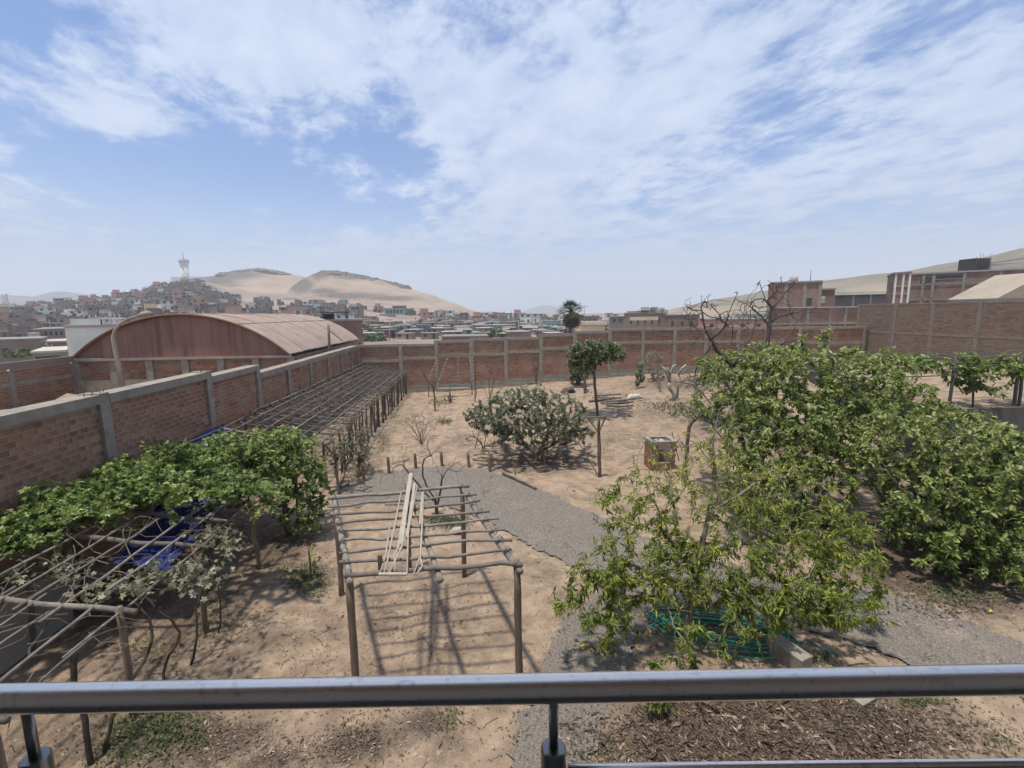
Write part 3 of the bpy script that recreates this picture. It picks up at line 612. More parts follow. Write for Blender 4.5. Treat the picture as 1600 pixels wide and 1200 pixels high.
WORDS = {'brick_house': 'bare brick', 'grey_wall': 'grey concrete', 'white_wall': 'whitewashed', 'cream': 'cream painted', 'pink_wall': 'pink painted', 'teal': 'teal painted'}
KEEP = [(371, 391, 476), (426, 452, 477), (376, 400, 465), (444, 464, 466), (530, 544, 468), (510, 529, 486), (562, 587, 485), (600, 632, 482), (593, 615, 491), (613, 632, 478)]   # gaps for the houses built one by one below
def town():
    protos = []
    for i in range(26):
        wall = WALLS[i % len(WALLS)]; fl = 1 if rng.uniform() < .85 else 2
        protos.append((wall, *house_mesh(rng.uniform(4.2, 7.8), rng.uniform(4, 7), 2.4 * fl, wall, fl, rng.uniform() < .3)))
    Ds = np.linspace(95, 700, 300); pts = []; near = []; tries = 0
    while len(pts) < 1700 and tries < 60000:
        tries += 1
        x = rng.uniform(-240, 960); ry = np.interp(x, [-240, 0, 60, 180, 250, 300, 318, 345, 400, 470, 560, 680, 745, 960], [492, 485, 477, 463, 446, 436, 438, 456, 464, 468, 474, 487, 491, 492])
        ry += 8 if x > 330 else 3
        y = rng.uniform(ry, 532)
        if any(a0 - 3 < x < a1 + 3 and b0 - 1 < y < b0 + 15 for a0, a1, b0 in KEEP): continue
        if 320 < x < 480 and y < 455 + (x - 320) * .08: continue
        if 585 < x < 660 and 494 < y < 508: continue
        if 90 < x < 130 and 484 < y < 500: continue
        if 110 < x < 520 and y > 488 and rng.uniform() < .45: continue
        if 230 < x < 345 and y > 474 and rng.uniform() < .5: continue
        if math.sin(x * .11 + y * .3) * math.sin(y * .5 - x * .05) > .62: continue
        az, el = azel(x, y); zz = town_z(np.full(300, az), Ds); e = (zz - 6) / Ds; j = int(np.argmax(e >= el))
        if e[j] < el: continue
        D = Ds[j]
        if D < (95 if x < 110 else 150 if x < 540 else 112): continue
        p = A3(D * math.sin(az), D * math.cos(az), float(town_z(az, D)))
        if any(abs(p[0] - q[0]) < (5.5 if D < 215 and x > 540 else 6.2) and abs(p[1] - q[1]) < 6.0 for q in pts): continue
        pts.append(p); near.append(x > 540 and D < 215)
    pts = np.array(pts); order = np.argsort(np.linalg.norm(pts, axis=1)); mb = None; Vs, Fs, Ms, Ts, n = [], [], [], [], 0
    low = [k for k, q in enumerate(protos) if q[2][:, 2].max() < 3.5]
    for r, i in enumerate(order):
        p = pts[i]; wi = int(rng.choice(low)) if near[i] else int(rng.integers(len(protos))); wall, me, V, F, mi = protos[wi]
        a = -math.atan2(p[0], p[1]) * .5 + rng.normal(0, .22); s = rng.uniform(.6, .88) * (.85 if near[i] else 1)
        if r < 250:
            o = bpy.data.objects.new('hillside_house', me); COL.objects.link(o); o.location = p.tolist(); o.rotation_euler = (0, 0, a); o.scale = (s, s, s)
            tag(o, 'small flat roofed %s house in the crowded hillside town' % WORDS[wall], 'house', 'flat roofed %s houses of the hillside town' % WORDS[wall])
        else:
            c, s_ = math.cos(a), math.sin(a); Q = V * s @ np.array([[c, s_, 0], [-s_, c, 0], [0, 0, 1]]) + p
            Vs.append(Q); Fs.append(F + n); n += len(Q)
            key = {'brick_house': 0, 'grey_wall': 1, 'white_wall': 2, 'cream': 3, 'pink_wall': 4, 'teal': 5}[wall]; Ms.append(np.where(mi == 0, key, np.where(mi == 1, 6, 7)))
    o = mk('distant_houses', np.concatenate(Vs), [np.concatenate(Fs)], [M['brick_house'], M['grey_wall'], M['white_wall'], M['cream'], M['pink_wall'], M['teal'], M['roof_grey'], M['glass_dark']], fmat=np.concatenate(Ms))
    tag(o, 'mass of tiny houses filling the upper hillside and far plain', 'houses', kind='stuff')
town()

BUILT = []
def building(name, label, cat, px0, px1, ytop, Y, wall, depth=8, zbase=-.5, floors=2, win=(), roof='roof_grey', extra=None, parapet=0.2):
    """a box building whose front stands at depth Y between photo columns px0 and px1; win: windows (u0,u1,v0,v1) as shares of the front"""
    a, b = at(px0, ytop, Y), at(px1, ytop, Y); z1 = (a[2] + b[2]) / 2
    if Y >= 220: zbase = z1 - 5.5
    t = thing(name, ((a[0] + b[0]) / 2, Y, zbase), label, cat); BUILT.append(t)
    m = MB(); m.box((a[0], Y, zbase), (b[0], Y + depth, z1)); m.build('wall', M[wall], t)
    m = MB(); m.box((a[0] - .12, Y - .15, z1 + .003), (b[0] + .12, Y + depth + .1, z1 + parapet)); m.build('roof', M[roof], t)
    for u0, u1, v0, v1 in win:
        x0, x1 = a[0] + (b[0] - a[0]) * u0, a[0] + (b[0] - a[0]) * u1; za, zb = zbase + (z1 - zbase) * v0, zbase + (z1 - zbase) * v1
        f = MB(); e = .07
        for q in (((x0 - e, Y - .06, za - e), (x1 + e, Y - .004, za)), ((x0 - e, Y - .06, zb), (x1 + e, Y - .004, zb + e)), ((x0 - e, Y - .06, za), (x0, Y - .004, zb)), ((x1, Y - .06, za), (x1 + e, Y - .004, zb))): f.box(*q)
        fo = f.build('window', M['concrete'], t)
        g = MB(); g.box((x0, Y - .03, za), (x1, Y - .006, zb)); g.build('pane', M['glass_dark'], fo)
    return t, a, b, z1
def rowwin(n, v0, v1, u0=.08, u1=.92, fill=.5):
    s = (u1 - u0) / n; return [(u0 + s * (i + .5 - fill / 2), u0 + s * (i + .5 + fill / 2), v0, v1) for i in range(n)]

# white house behind the warehouse
t, a, b, z1 = building('white_house', 'plain white two level house behind the left end of the red warehouse', 'house', 104, 185, 511, 46, 'white_wall', 9, win=[(.46, .75, .58, .78)])
m = MB(); p0, p1 = at(121, 498, 46.8), at(165, 498, 46.8); m.box((p0[0], 46.8, z1 + .2), (p1[0], 52, p0[2])); m.build('upper_storey', M['white_wall'], t)
m = MB(); q0, q1 = at(165, 498, 46.8), at(200, 498, 46.8); m.box((q0[0] - .1, 46.6, q0[2] - .05), (q1[0], 51, q0[2] + .12))
for x in (172, 181, 196): q = at(x, 505, 46.9); m.box((q[0] - .14, 46.8, z1 + .2), (q[0] + .14, 47.1, q0[2] - .052))
m.build('roof_terrace', M['white_wall'], t)
building('low_house', 'low house with wide dark opening and pale roof beside the white house', 'house', 52, 100, 551, 50, 'grey_wall', 9, win=[(.08, .86, .35, .9)], roof='roof_light')
building('brick_house', 'brown brick house with small windows and a pale roof at left edge', 'house', -30, 62, 532, 66, 'brick_house', 9, win=rowwin(4, .45, .75))
building('brick_house', 'brick house with two white framed windows left of the white house', 'house', 62, 104, 535, 70, 'brick_house', 9, win=[(.78, .88, .3, .75), (.92, 1.0, .3, .75)], roof='roof_light')
building('brick_house', 'long brick house whose roof edge shows small dark openings in the left plain', 'house', 56, 102, 515, 85, 'brick_house', 9, win=rowwin(5, .8, .93))
building('white_house', 'small bright white house front among the brown houses at left', 'house', 44, 57, 523, 80, 'white_wall', 6, win=[(.3, .5, .5, .8)])
# brick house behind the far end of the warehouse
t, a, b, z1 = building('brick_house', 'brick house with a dark roof shelter behind the far end of the warehouse', 'house', 508, 566, 502, 52, 'brick_far', 8, win=[(.86, .93, .45, .62)])
m = MB(); c = at(530, 492, 54); m.box((c[0] - 1.4, 53, z1 + .9), (c[0] + 1.6, 56, z1 + 1.02))
for dx in (-1.2, -.2, 1.3): m.box((c[0] + dx - .06, 53.2, z1 + .2), (c[0] + dx + .06, 53.3, z1 + .9))
m.build('roof_shelter', M['dark_metal'], t)
m = MB(); m.box((c[0] - 1.2, 54, z1 + .2), (c[0] - .1, 55, z1 + .8)); m.build('roof_tank', M['tank'], t)
# recognisable houses on the slope
for px0, px1, yt, Y, wl, lab, wn in [
    (371, 391, 476, 330, 'white_wall', 'white house with a row of dark windows above the warehouse roof', rowwin(4, .55, .85)),
    (426, 452, 477, 330, 'white_wall', 'wide white house with dark window gaps right of the tower road', rowwin(4, .6, .8)),
    (376, 400, 465.5, 400, 'white_wall', 'long white flat house high on the town slope', rowwin(3, .5, .8)),
    (444, 464, 466, 400, 'white_wall', 'small white hillside house with dark door below the sandy hills', rowwin(2, .5, .8)),
    (530, 544, 468, 380, 'green_wall', 'mint green house standing high on the slope below the sand', rowwin(2, .5, .8)),
    (510, 529, 486, 300, 'white_wall', 'low white house with four windows above the warehouse end', rowwin(4, .55, .8)),
    (562, 587, 485, 280, 'white_wall', 'two storey white house with dark square windows on the slope', rowwin(4, .62, .82) + rowwin(3, .2, .4)),
    (600, 632, 482, 260, 'teal', 'large grey green building with glass upper floor on the slope', rowwin(5, .55, .85, fill=.7)),
    (593, 615, 491, 240, 'green_sheet', 'lower pale green building in front of the large grey green one', rowwin(4, .5, .8)),
    (613, 632, 478, 270, 'brick_house', 'brown upper block rising behind the large grey green building', rowwin(3, .8, .92)),
    (650, 668, 508, 130, 'blue_wall', 'narrow blue and white house of three storeys behind the wall', rowwin(2, .72, .9) + rowwin(2, .42, .6) + rowwin(2, .12, .3)),
    (671, 690, 513, 140, 'white_wall', 'white house with two dark windows beside the narrow blue house', rowwin(2, .6, .85)),
    (712, 733, 516, 135, 'cream', 'pale cream house with small windows behind the wall', rowwin(2, .65, .85)),
    (624, 648, 519, 125, 'grey_wall', 'low grey house left of the narrow blue house', rowwin(3, .6, .85)),
    (690, 762, 526.5, 95, 'brick_far', 'long plain brick wall house just behind the middle of the yard wall', ()),
    (740, 756, 500, 200, 'pink_wall', 'pink flat roofed house in the plain left of the palm', rowwin(2, .5, .8)),
    (782, 812, 503, 170, 'grey_wall', 'wide grey house with dark upper gallery in the plain', rowwin(4, .5, .85, fill=.75)),
    (838, 851, 504, 170, 'pink_wall', 'salmon pink house beside the turquoise house', rowwin(2, .5, .8)),
    (852, 876, 502, 150, 'teal', 'turquoise house with dark windows just left of the palm', rowwin(3, .62, .82, fill=.6) + rowwin(3, .3, .5, fill=.6)),
    (826, 840, 512, 140, 'blue_wall', 'low pale blue house between the grey and turquoise houses', rowwin(2, .6, .85)),
    (793, 826, 519, 110, 'brick_far', 'low brick house with flat top in the gap above the wall', ()),
    (908, 945, 504, 95, 'cream', 'cream yellow house with flat roof right of the palm', rowwin(4, .45, .7)),
    (908, 935, 495, 140, 'grey_wall', 'grey unfinished house behind the cream yellow one', rowwin(3, .75, .9)),
    (953, 976, 495, 120, 'brick_house', 'brown brick block left of the tall brick cluster', rowwin(2, .8, .92)),
    (976, 1040, 490, 100, 'brick_house', 'large brick building with open windows and roof structures behind wall', rowwin(5, .72, .88, fill=.3)),
    (1040, 1092, 493, 95, 'brick_far', 'reddish brick block right of the large brick building', rowwin(3, .7, .85, fill=.3)),
    (1092, 1204, 500, 80, 'pink_wall', 'long low pinkish building behind the bare tree', rowwin(4, .75, .9, fill=.25)),
    (1150, 1210, 491, 90, 'white_wall', 'white house with pale roof behind the bare tree branches', rowwin(3, .7, .9, fill=.3))]:
    t, a, b, z1 = building('house', lab, 'house', px0, px1, yt, Y, wl, min(12, max(6, (px1 - px0) / 740 * Y)), -2 + (14 if Y > 220 else 0) * 0, win=wn, roof='roof_light' if wl in ('white_wall', 'cream') else 'roof_grey')
    if 'large brick building' in lab:
        for x0, x1, yy in ((976, 995, 486), (998, 1010, 480), (1008, 1026, 484), (1012, 1020, 481)):
            m = MB(); p, q = at(x0, yy, 102), at(x1, yy, 102); m.box((p[0], 102, z1 + .2), (q[0], 105, p[2])); m.build('roof_room', M['grey_wall'], t)
        m = MB(); p, q = at(996, 485, 101), at(1012, 485, 101); m.box((p[0], 100.6, p[2]), (q[0], 104, p[2] + .15)); m.build('roof_slab', M['roof_light'], t)
    if 'cream yellow' in lab:
        m = MB(); m.box((a[0] - .3, 94.6, z1 - .45), (b[0] + .3, 94.85, z1 + .25)); m.build('cornice', M['cream'], t)

# right side buildings
t, a, b, z1 = building('brick_building', 'tall red brick house with roof tank behind the bare tree', 'house', 1207, 1281, 442, 56, 'brick_far', 8, zbase=0, win=[(.73, .84, .70, .80)])
m = MB(); p = at(1226, 442, 58); m.tube([p + A3(0, 0, -.1), p + A3(0, 0, .75), p + A3(0, 0, .8)], [.55, .55, .3], 12); m.build('roof_tank', M['grey_wall'], t, smooth=True)
m = MB(); m.box(p + A3(-.8, -.7, -.5), p + A3(.8, .7, -.103)); m.build('tank_stand', M['concrete'], t)
p = at(1263, 442, 56.2); add_pole('roof_mast', p, p + A3(0, 0, 1.5), .05, .03, M['rebar'], t, n=5, wob=0)
for u in (.3, .68, .98): m = MB(); x = a[0] + (b[0] - a[0]) * u; m.box((x - .22, 55.93, 0), (x + .22, 55.997, z1 - .01)); m.build('column', M['concrete'], t)
t2, a2, b2, z2 = building('brick_building', 'lower brick wing with a white window right of the tall brick house', 'house', 1282, 1304, 453, 56.3, 'brick_far', 7, zbase=0)
f = MB(); p, q = at(1279.5, 463, 55.9), at(1292, 473, 55.9); f.box((p[0], 55.85, q[2]), (q[0], 55.9, p[2])); fo = f.build('window', M['white_wall'], t2)
for i in range(4):
    g = MB(); w_ = (q[0] - p[0]) / 4; g.box((p[0] + w_ * i + .08, 55.83, q[2] + .15), (p[0] + w_ * (i + 1) - .04, 55.848, p[2] - .15)); g.build('pane', M['green_sheet'], fo)
t3, a3, b3, z3 = building('shed', 'grey sheet shed with a white roof edge between the brick houses', 'shed', 1304, 1398, 459, 60, 'grey_wall', 9, zbase=0, roof='roof_light')
m = MB(); p, q = at(1304, 455.5, 59.6), at(1398, 455.5, 59.6); m.box((p[0], 59.5, z3 - .12), (q[0], 59.85, z3 + .3)); m.build('white_fascia', M['white_wall'], t3)
for u in (.02, .33, .6, .97): m = MB(); x = a3[0] + (b3[0] - a3[0]) * u; m.box((x - .1, 59.9, 0), (x + .1, 59.997, z3 - .13)); m.build('column', M['white_wall'], t3)
t4, a4, b4, z4 = building('brick_wall_house', 'low pinkish brick wall with thin concrete columns behind the yard wall', 'wall', 1206, 1347, 481, 47, 'brick_far', .3, zbase=0, roof='roof_light', parapet=.1)
for px in (1234, 1262, 1297, 1321, 1344): m = MB(); x = at(px, 490, 47)[0]; m.box((x - .15, 46.93, 0), (x + .15, 46.997, z4 - .01)); m.build('column', M['concrete'], t4)
m = MB(); p = at(1300, 505, 47); m.box((a4[0], 46.9, p[2] - .12), (b4[0], 46.996, p[2] + .12)); m.build('beam', M['concrete'], t4)
t5, a5, b5, z5 = building('brick_building', 'wide unfinished brick building with two dark openings above the tan wall', 'building', 1420, 1665, 424, 52, 'brick_far', 10, zbase=0, win=[(.094, .170, .85, .965), (.19, .355, .935, .98)])
for px in (1447, 1463, 1509, 1560): m = MB(); x = at(px, 440, 52)[0]; m.box((x - .2, 51.9, 0), (x + .2, 51.93, z5 - .01)); m.build('column', M['concrete'], t5)
m = MB(); p = at(1550, 441, 52); m.box((a5[0], 51.9, p[2] - .09), (b5[0], 51.925, p[2] + .09)); m.build('beam', M['concrete'], t5)
m = MB(); p = at(1500, 466, 52); m.box((a5[0], 51.9, p[2] - .14), (b5[0], 51.925, p[2] + .14)); m.build('beam', M['concrete'], t5)
t6, a6, b6, z6 = building('brick_building', 'narrow brick stair tower with pale column lines beside the openings', 'building', 1398, 1422, 428, 51, 'brick_far', 6, zbase=0)
for px in (1400, 1411, 1420): m = MB(); x = at(px, 440, 51)[0]; m.box((x - .12, 50.92, 0), (x + .12, 50.997, z6 - .01)); m.build('column', M['white_wall'], t6)
for yy in (447, 459): m = MB(); p = at(1410, yy, 51); m.box((a6[0], 50.93, p[2] - .1), (b6[0], 50.996, p[2] + .1)); m.build('beam', M['concrete'], t6)
t7 = thing('gable_shed', at(1600, 468, 44), 'cream sloping gable roof rising at the right edge above the tan wall', 'shed')
p, q, r_ = at(1558, 466, 44), at(1640, 466, 44), at(1640, 424, 44); m = MB(); V = [p, q, r_, p + A3(0, 5, 0), q + A3(0, 5, 0), r_ + A3(0, 5, 0)]
m.add(V, [[0, 1, 2], [3, 5, 4]]); m.add(V, [[0, 2, 5, 3], [0, 3, 4, 1], [1, 4, 5, 2]]); m.build('gable', M['gable_cream'], t7)
m = MB(); m.box((p[0], 44, 0), (q[0], 49, p[2] - .003)); m.build('wall', M['grey_wall'], t7)
# rooftop storage frame with tank
t8 = thing('roof_frame', at(1528, 424, 54), 'dark rooftop tank stand with rods on the unfinished brick building', 'tank stand')
p, q = at(1518, 404, 54), at(1541, 404, 54); m = MB(); m.box((p[0], 53.5, z5 + .3), (q[0], 55.5, p[2])); m.build('tank_body', M['tank'], t8)
for i in range(6): x = p[0] + (q[0] - p[0]) * i / 5; add_pole('rod', (x, 53.4, z5 + .2), (x + rng.uniform(-.05, .05), 53.4, p[2] + rng.uniform(.2, .6)), .035, .025, M['rebar'], t8, n=4, wob=0.02, seg=3)
t8b = thing('tarp_fence', at(1580, 416, 57), 'grey sheet fence along the roof of the unfinished brick building', 'fence')
p, q = at(1541, 411, 57), at(1690, 396, 57); m = MB(); m.box((p[0], 57, z5 + .1), (q[0], 57.08, p[2])); m.build('sheet', M['grey_wall'], t8b)
add_pole('top_rail', (p[0] - 2, 56.95, p[2] - .1), (q[0], 56.95, q[2]), .05, .05, M['dark_metal'], t8b, n=5, wob=0)

# turn each building so that its front looks at the yard
BUILT.remove(t4); BUILT.extend([t8b])
for o in BUILT:
    th = math.atan2(o.location[0], o.location[1])
    if abs(th) > .25: o.rotation_euler.z = -th * .86; o.scale.x = math.cos(th * .86)
# palm
def palm():
    b = at(890, 520, 70); t = thing('palm_tree', (b[0], 70, 0), 'fan palm with a thick skirt of dry fronds standing behind the wall', 'palm')
    top = at(892, 488, 70); P, R = pole((b[0], 70, -.5), top, .32, .26); m = MB(); m.tube(P, R, 8); m.build('trunk', M['bark'], t, smooth=True)
    m = MB(); d = MB()
    def frond(mb, ang, el, L, tint, droop, w):
        dirh = A3(math.cos(ang), math.sin(ang), 0); P = []; 
        for k in range(6):
            s = k / 5; P.append(top + dirh * L * s * math.cos(el) + A3(0, 0, 1) * (L * s * math.sin(el) - droop * s * s))
        mb.tube(P, np.linspace(.05, .02, 6), 3, tint)
        tip = P[3]; ax = P[5] - P[3]; ax /= np.linalg.norm(ax); sd = np.cross(ax, A3(0, 0, 1)); sd /= np.linalg.norm(sd) + 1e-6; nn = np.cross(sd, ax)
        for f in np.linspace(-1.25, 1.25, 15):
            e = tip + (ax * math.cos(f) + sd * math.sin(f)) * w * rng.uniform(.85, 1.1) - nn * 0 + A3(0, 0, -.25 * w * abs(math.sin(f)) - .1)
            wd = (-ax * math.sin(f) + sd * math.cos(f)) * .034 * w
            mid = tip + (e - tip) * .55 + A3(0, 0, .05); mb.add([tip, mid + wd, e, mid - wd], [[0, 1, 2, 3]], tint + rng.uniform(-.15, .15))
    for i in range(60): frond(m, rng.uniform(0, 6.3), rng.uniform(-.35, 1.4), rng.uniform(1.7, 2.5), rng.uniform(-.3, .25), rng.uniform(.1, .6), rng.uniform(.8, 1.1))
    for i in range(55): frond(d, rng.uniform(0, 6.3), rng.uniform(-1.35, -.5), rng.uniform(1.2, 2.6), rng.uniform(.0, .25), rng.uniform(.3, .9), rng.uniform(.7, 1.0))
    tag(m.build('crown', M['leaf_dark'], t), kind='stuff'); tag(d.build('dry_skirt', M['leaf_dry'], t), kind='stuff')
palm()

# hilltop tower
def tower():
    D = 515; b = at(290, 436, D * math.cos(azel(290, 436)[0])); t = thing('lookout_tower', b, 'pale round lookout tower with a wide cap and mast on the hill', 'tower')
    k = b[1] / 740 * 1.06; m = MB(); m.tube([b + A3(0, 0, -6), b + A3(0, 0, 19 * k)], [5.2 * k, 4.6 * k], 18); m.build('shaft', M['white_wall'], t, smooth=True)
    m = MB(); m.tube([b + A3(0, 0, 19 * k + .003), b + A3(0, 0, 21 * k), b + A3(0, 0, 23.5 * k), b + A3(0, 0, 26 * k)], [4.7 * k, 6.0 * k, 6.2 * k, 6.2 * k], 18); m.build('cap', M['white_wall'], t)
    m = MB(); m.tube([b + A3(0, 0, 22 * k), b + A3(0, 0, 23.2 * k)], [6.3 * k, 6.3 * k], 18); m.build('window_band', M['grey_wall'], t, smooth=True)
    m = MB(); m.tube([b + A3(0, 0, 26 * k), b + A3(0, 0, 37 * k)], [.5 * k, .2 * k], 6); m.build('mast', M['grey_wall'], t)
    m = MB(); m.box(b + A3(-9, -6, -6), b + A3(15, 6, 1.5)); m.build('base_building', M['white_wall'], t)
tower()
def pylon(px, y0, y1, Y, lab):
    b, tp = at(px, y1, Y), at(px, y0, Y); h = tp[2] - b[2]; t = thing('power_pylon', b, lab, 'pylon'); w = h * .13
    for sx in (-1, 1):
        for sy in (-1, 1): add_pole('leg', b + A3(sx * w, sy * w, -2), tp + A3(sx * w * .12, sy * w * .12, 0), .25, .2, M['grey_wall'], t, n=4, wob=0, seg=3)
    for z, ww in ((.72, .28), (.86, .22)): add_pole('crossarm', b + A3(-h * ww * .6, 0, h * z), b + A3(h * ww * .6, 0, h * z), .2, .2, M['grey_wall'], t, n=4, wob=0, seg=3)
    m = MB()
    for k in range(6):
        a, c = k / 6, (k + 1) / 6; s = 1 if k % 2 else -1; m.tube([b + A3(s * w * (1 - a * .88), -w * (1 - a * .88), h * a), b + A3(-s * w * (1 - c * .88), -w * (1 - c * .88), h * c)], .12, 3)
    m.build('brace', M['grey_wall'], t)
pylon(9, 459, 486, 330, 'tall lattice power pylon at the far left edge of the plain')
pylon(141, 464, 476, 480, 'small leaning lattice pylon at the left end of the hillside town')
def upole(px, y0, y1, Y, lab, wid=.13, arm=True):
    b, tp = at(px, y1, Y), at(px, y0, Y); t = thing('utility_pole', b, lab, 'pole'); add_pole('post', b + A3(0, 0, -3), tp, wid, wid * .7, M['lamp_metal'], t, n=6, wob=0, seg=3)
    if arm: add_pole('crossarm', tp + A3(-.8, 0, -.4), tp + A3(.8, 0, -.4), .06, .06, M['wood_grey'], t, n=4, wob=0, seg=3)
upole(697, 485, 535, 120, 'tall thin utility pole rising behind the middle of the wall')
upole(608, 497, 532, 110, 'utility pole behind the wall left of the narrow blue house')
upole(810, 500, 520, 140, 'short utility pole in the plain left of the palm')
upole(913, 477, 500, 130, 'utility pole just right of the palm crown')
upole(225, 474, 488, 240, 'thin pole standing on the lower hillside above the warehouse')
upole(363, 446, 456, 480, 'thin pole beside the pale dirt road on the hill')
upole(151, 483, 500, 200, 'thin pole on the slope behind the white house')
def bushes():
    m = MB()
    for x, y, Y, s, n in [(140, 502, 160, 4, 60), (120, 503, 160, 3, 40), (335, 487, 300, 4, 50), (350, 487, 300, 4, 50), (580, 520, 120, 3, 90), (590, 528, 110, 2.4, 80), (575, 530, 108, 2.2, 70), (612, 515, 140, 3, 50), (505, 478, 360, 4, 40), (655, 505, 180, 3, 40), (720, 512, 170, 3, 40), (760, 522, 115, 2.6, 60), (775, 520, 118, 2.2, 60), (35, 550, 64, 1.2, 50), (75, 546, 60, 1.3, 60), (20, 553, 60, 1.1, 40), (690, 520, 150, 2, 40), (735, 508, 200, 3, 30)]:
        c = at(x, y, Y)
        P = c + rng.normal(0, .4, (n * 4, 3)) * s * A3(1, .7, .5); a = rng.normal(0, 1, (n * 4, 3)); a /= np.linalg.norm(a, axis=1)[:, None]; b = np.cross(a, rng.normal(0, 1, (n * 4, 3)))
        b /= np.linalg.norm(b, axis=1)[:, None]; r = s * .13; V = np.stack([P + a * r, P + b * r, P - a * r, P - b * r], 1).reshape(-1, 3)
        m.add(V, np.arange(n * 16).reshape(-1, 4), rng.uniform(0, .7, n * 4))
    tag(m.build('shrubbery', M['leaf_dark']), 'scattered dark shrubs between the houses of the town', 'shrubs', kind='stuff')
bushes()

# ------------------------------------------------------------------ neighbour's lot: warehouse, side wall, street lamp, sand heap
def warehouse():
    Y0, Y1 = 27.0, 43.0
    e0, e1 = at(117, 561, Y0), at(453, 553, Y0); xl, xr = e0[0], e1[0]; ze = (e0[2] + e1[2]) / 2; apex = at(270, 492.5, Y0)[2]; w = xr - xl; cx = (xl + xr) / 2
    t = thing('warehouse', (cx, (Y0 + Y1) / 2, 0), 'red barrel roofed warehouse with stained sheet gable beyond the left wall', 'warehouse')
    s = apex - ze; R = (w * w / 4 + s * s) / (2 * s); a0 = math.asin(w / 2 / R); n = 36
    ang = np.linspace(-a0, a0, n + 1); X = cx + R * np.sin(ang); Z = apex - R + R * np.cos(ang)
    # gable of vertical sheets, each a part
    cols = np.linspace(xl, xr, 15)
    for i in range(14):
        xs = np.linspace(cols[i] + .003, cols[i + 1] - .003, 5); zs = apex - R + np.sqrt(R * R - (xs - cx) ** 2) - .03
        V = [];
        for yy in (Y0 + .02 + .004 * (i % 2), Y0 + .09):
            for x, z in zip(xs, zs): V += [[x, yy, ze - .02], [x, yy, max(z, ze)]]
        F = [[2 * k, 2 * k + 2, 2 * k + 3, 2 * k + 1] for k in range(4)] + [[10 + 2 * k, 10 + 2 * k + 1, 10 + 2 * k + 3, 10 + 2 * k + 2] for k in range(4)]
        F += [[1, 3, 13, 11], [0, 1, 11, 10], [8, 18, 19, 9]]
        m = MB(); m.add(V, F); m.build('gable_sheet', M['red_sheet'], t)
    # roof strips across the barrel
    ny = 7; ys = np.linspace(Y0 - .15, Y1, ny + 1)
    for j in range(ny):
        m = MB()
        for i in range(n):
            dz = .012 if i % 6 == 0 else 0; o1, o2 = .06 + .02 * (j % 2), -.0
            V = [[X[i], ys[j], Z[i] + dz], [X[i + 1], ys[j], Z[i + 1]], [X[i + 1], ys[j + 1] + .05, Z[i + 1]], [X[i], ys[j + 1] + .05, Z[i] + dz]]
            V = np.array(V); V[:, 2] += .02 * (j % 2); V2 = V + A3(0, 0, .045)
            m.add(np.concatenate([V, V2]), BOXF)
        m.build('roof_sheet', M['pink_roof'], t)
    m = MB()
    for j in range(1, ny):
        P = np.stack([X[::2], np.full(n // 2 + 1, ys[j] + .02), Z[::2] + .075], 1); m.tube(P, .012, 4)
    for i in (9, 18, 27): m.tube([[X[i], Y0 - .1, Z[i] + .08], [X[i], Y1, Z[i] + .08]], .02, 4)
    m.build('roof_seam', M['pink_roof'], t)
    m = MB(); P = np.stack([X, np.full(n + 1, Y0 - .16), Z + .03], 1); m.tube(P, .06, 5); m.build('gable_trim', M['rebar'], t)
    m = MB(); m.box((xl - .1, Y0 - .12, ze - .16), (xr + .1, Y0 + .01, ze - .03)); m.build('tie_beam', M['pink_roof'], t)
    m = MB(); m.box((xl - .02, Y0 + .12, -.5), (xr, Y1, ze - .17)); m.build('core_wall', M['grey_wall'], t)
    zb = at(250, 592, Y0)[2]; nc = 7; px = np.linspace(xl, xr, nc)
    for k in range(nc):
        m = MB(); m.box((px[k] - .18, Y0 - .04, -.5), (px[k] + .18, Y0 + .118, ze - .162)); m.build('column', M['concrete'], t)
    br = MB()
    for k in range(nc - 1):
        c, hu, hz, hn = brick_boxes(A3(px[k] + .18, Y0 + .1, zb), A3(1, 0, 0), A3(0, -1, 0), px[k + 1] - px[k] - .36, ze - .17 - zb, .1); add_bricks(br, c, hu, hz, hn, A3(1, 0, 0), A3(0, -1, 0))
        m = MB(); m.box((px[k] + .182, Y0 + .0, -.5), (px[k + 1] - .182, Y0 + .116, zb - .003)); m.build('base_panel', M['concrete'], t)
    # right flank
    c, hu, hz, hn = brick_boxes(A3(xr, Y0 + .3, 2.2), A3(0, 1, 0), A3(1, 0, 0), Y1 - Y0 - .4, ze - 2.3, .1); add_bricks(br, c, hu, hz, hn, A3(0, 1, 0), A3(1, 0, 0))
    tag(br.build('bricks', M['brick'], t), kind='stuff')
warehouse()
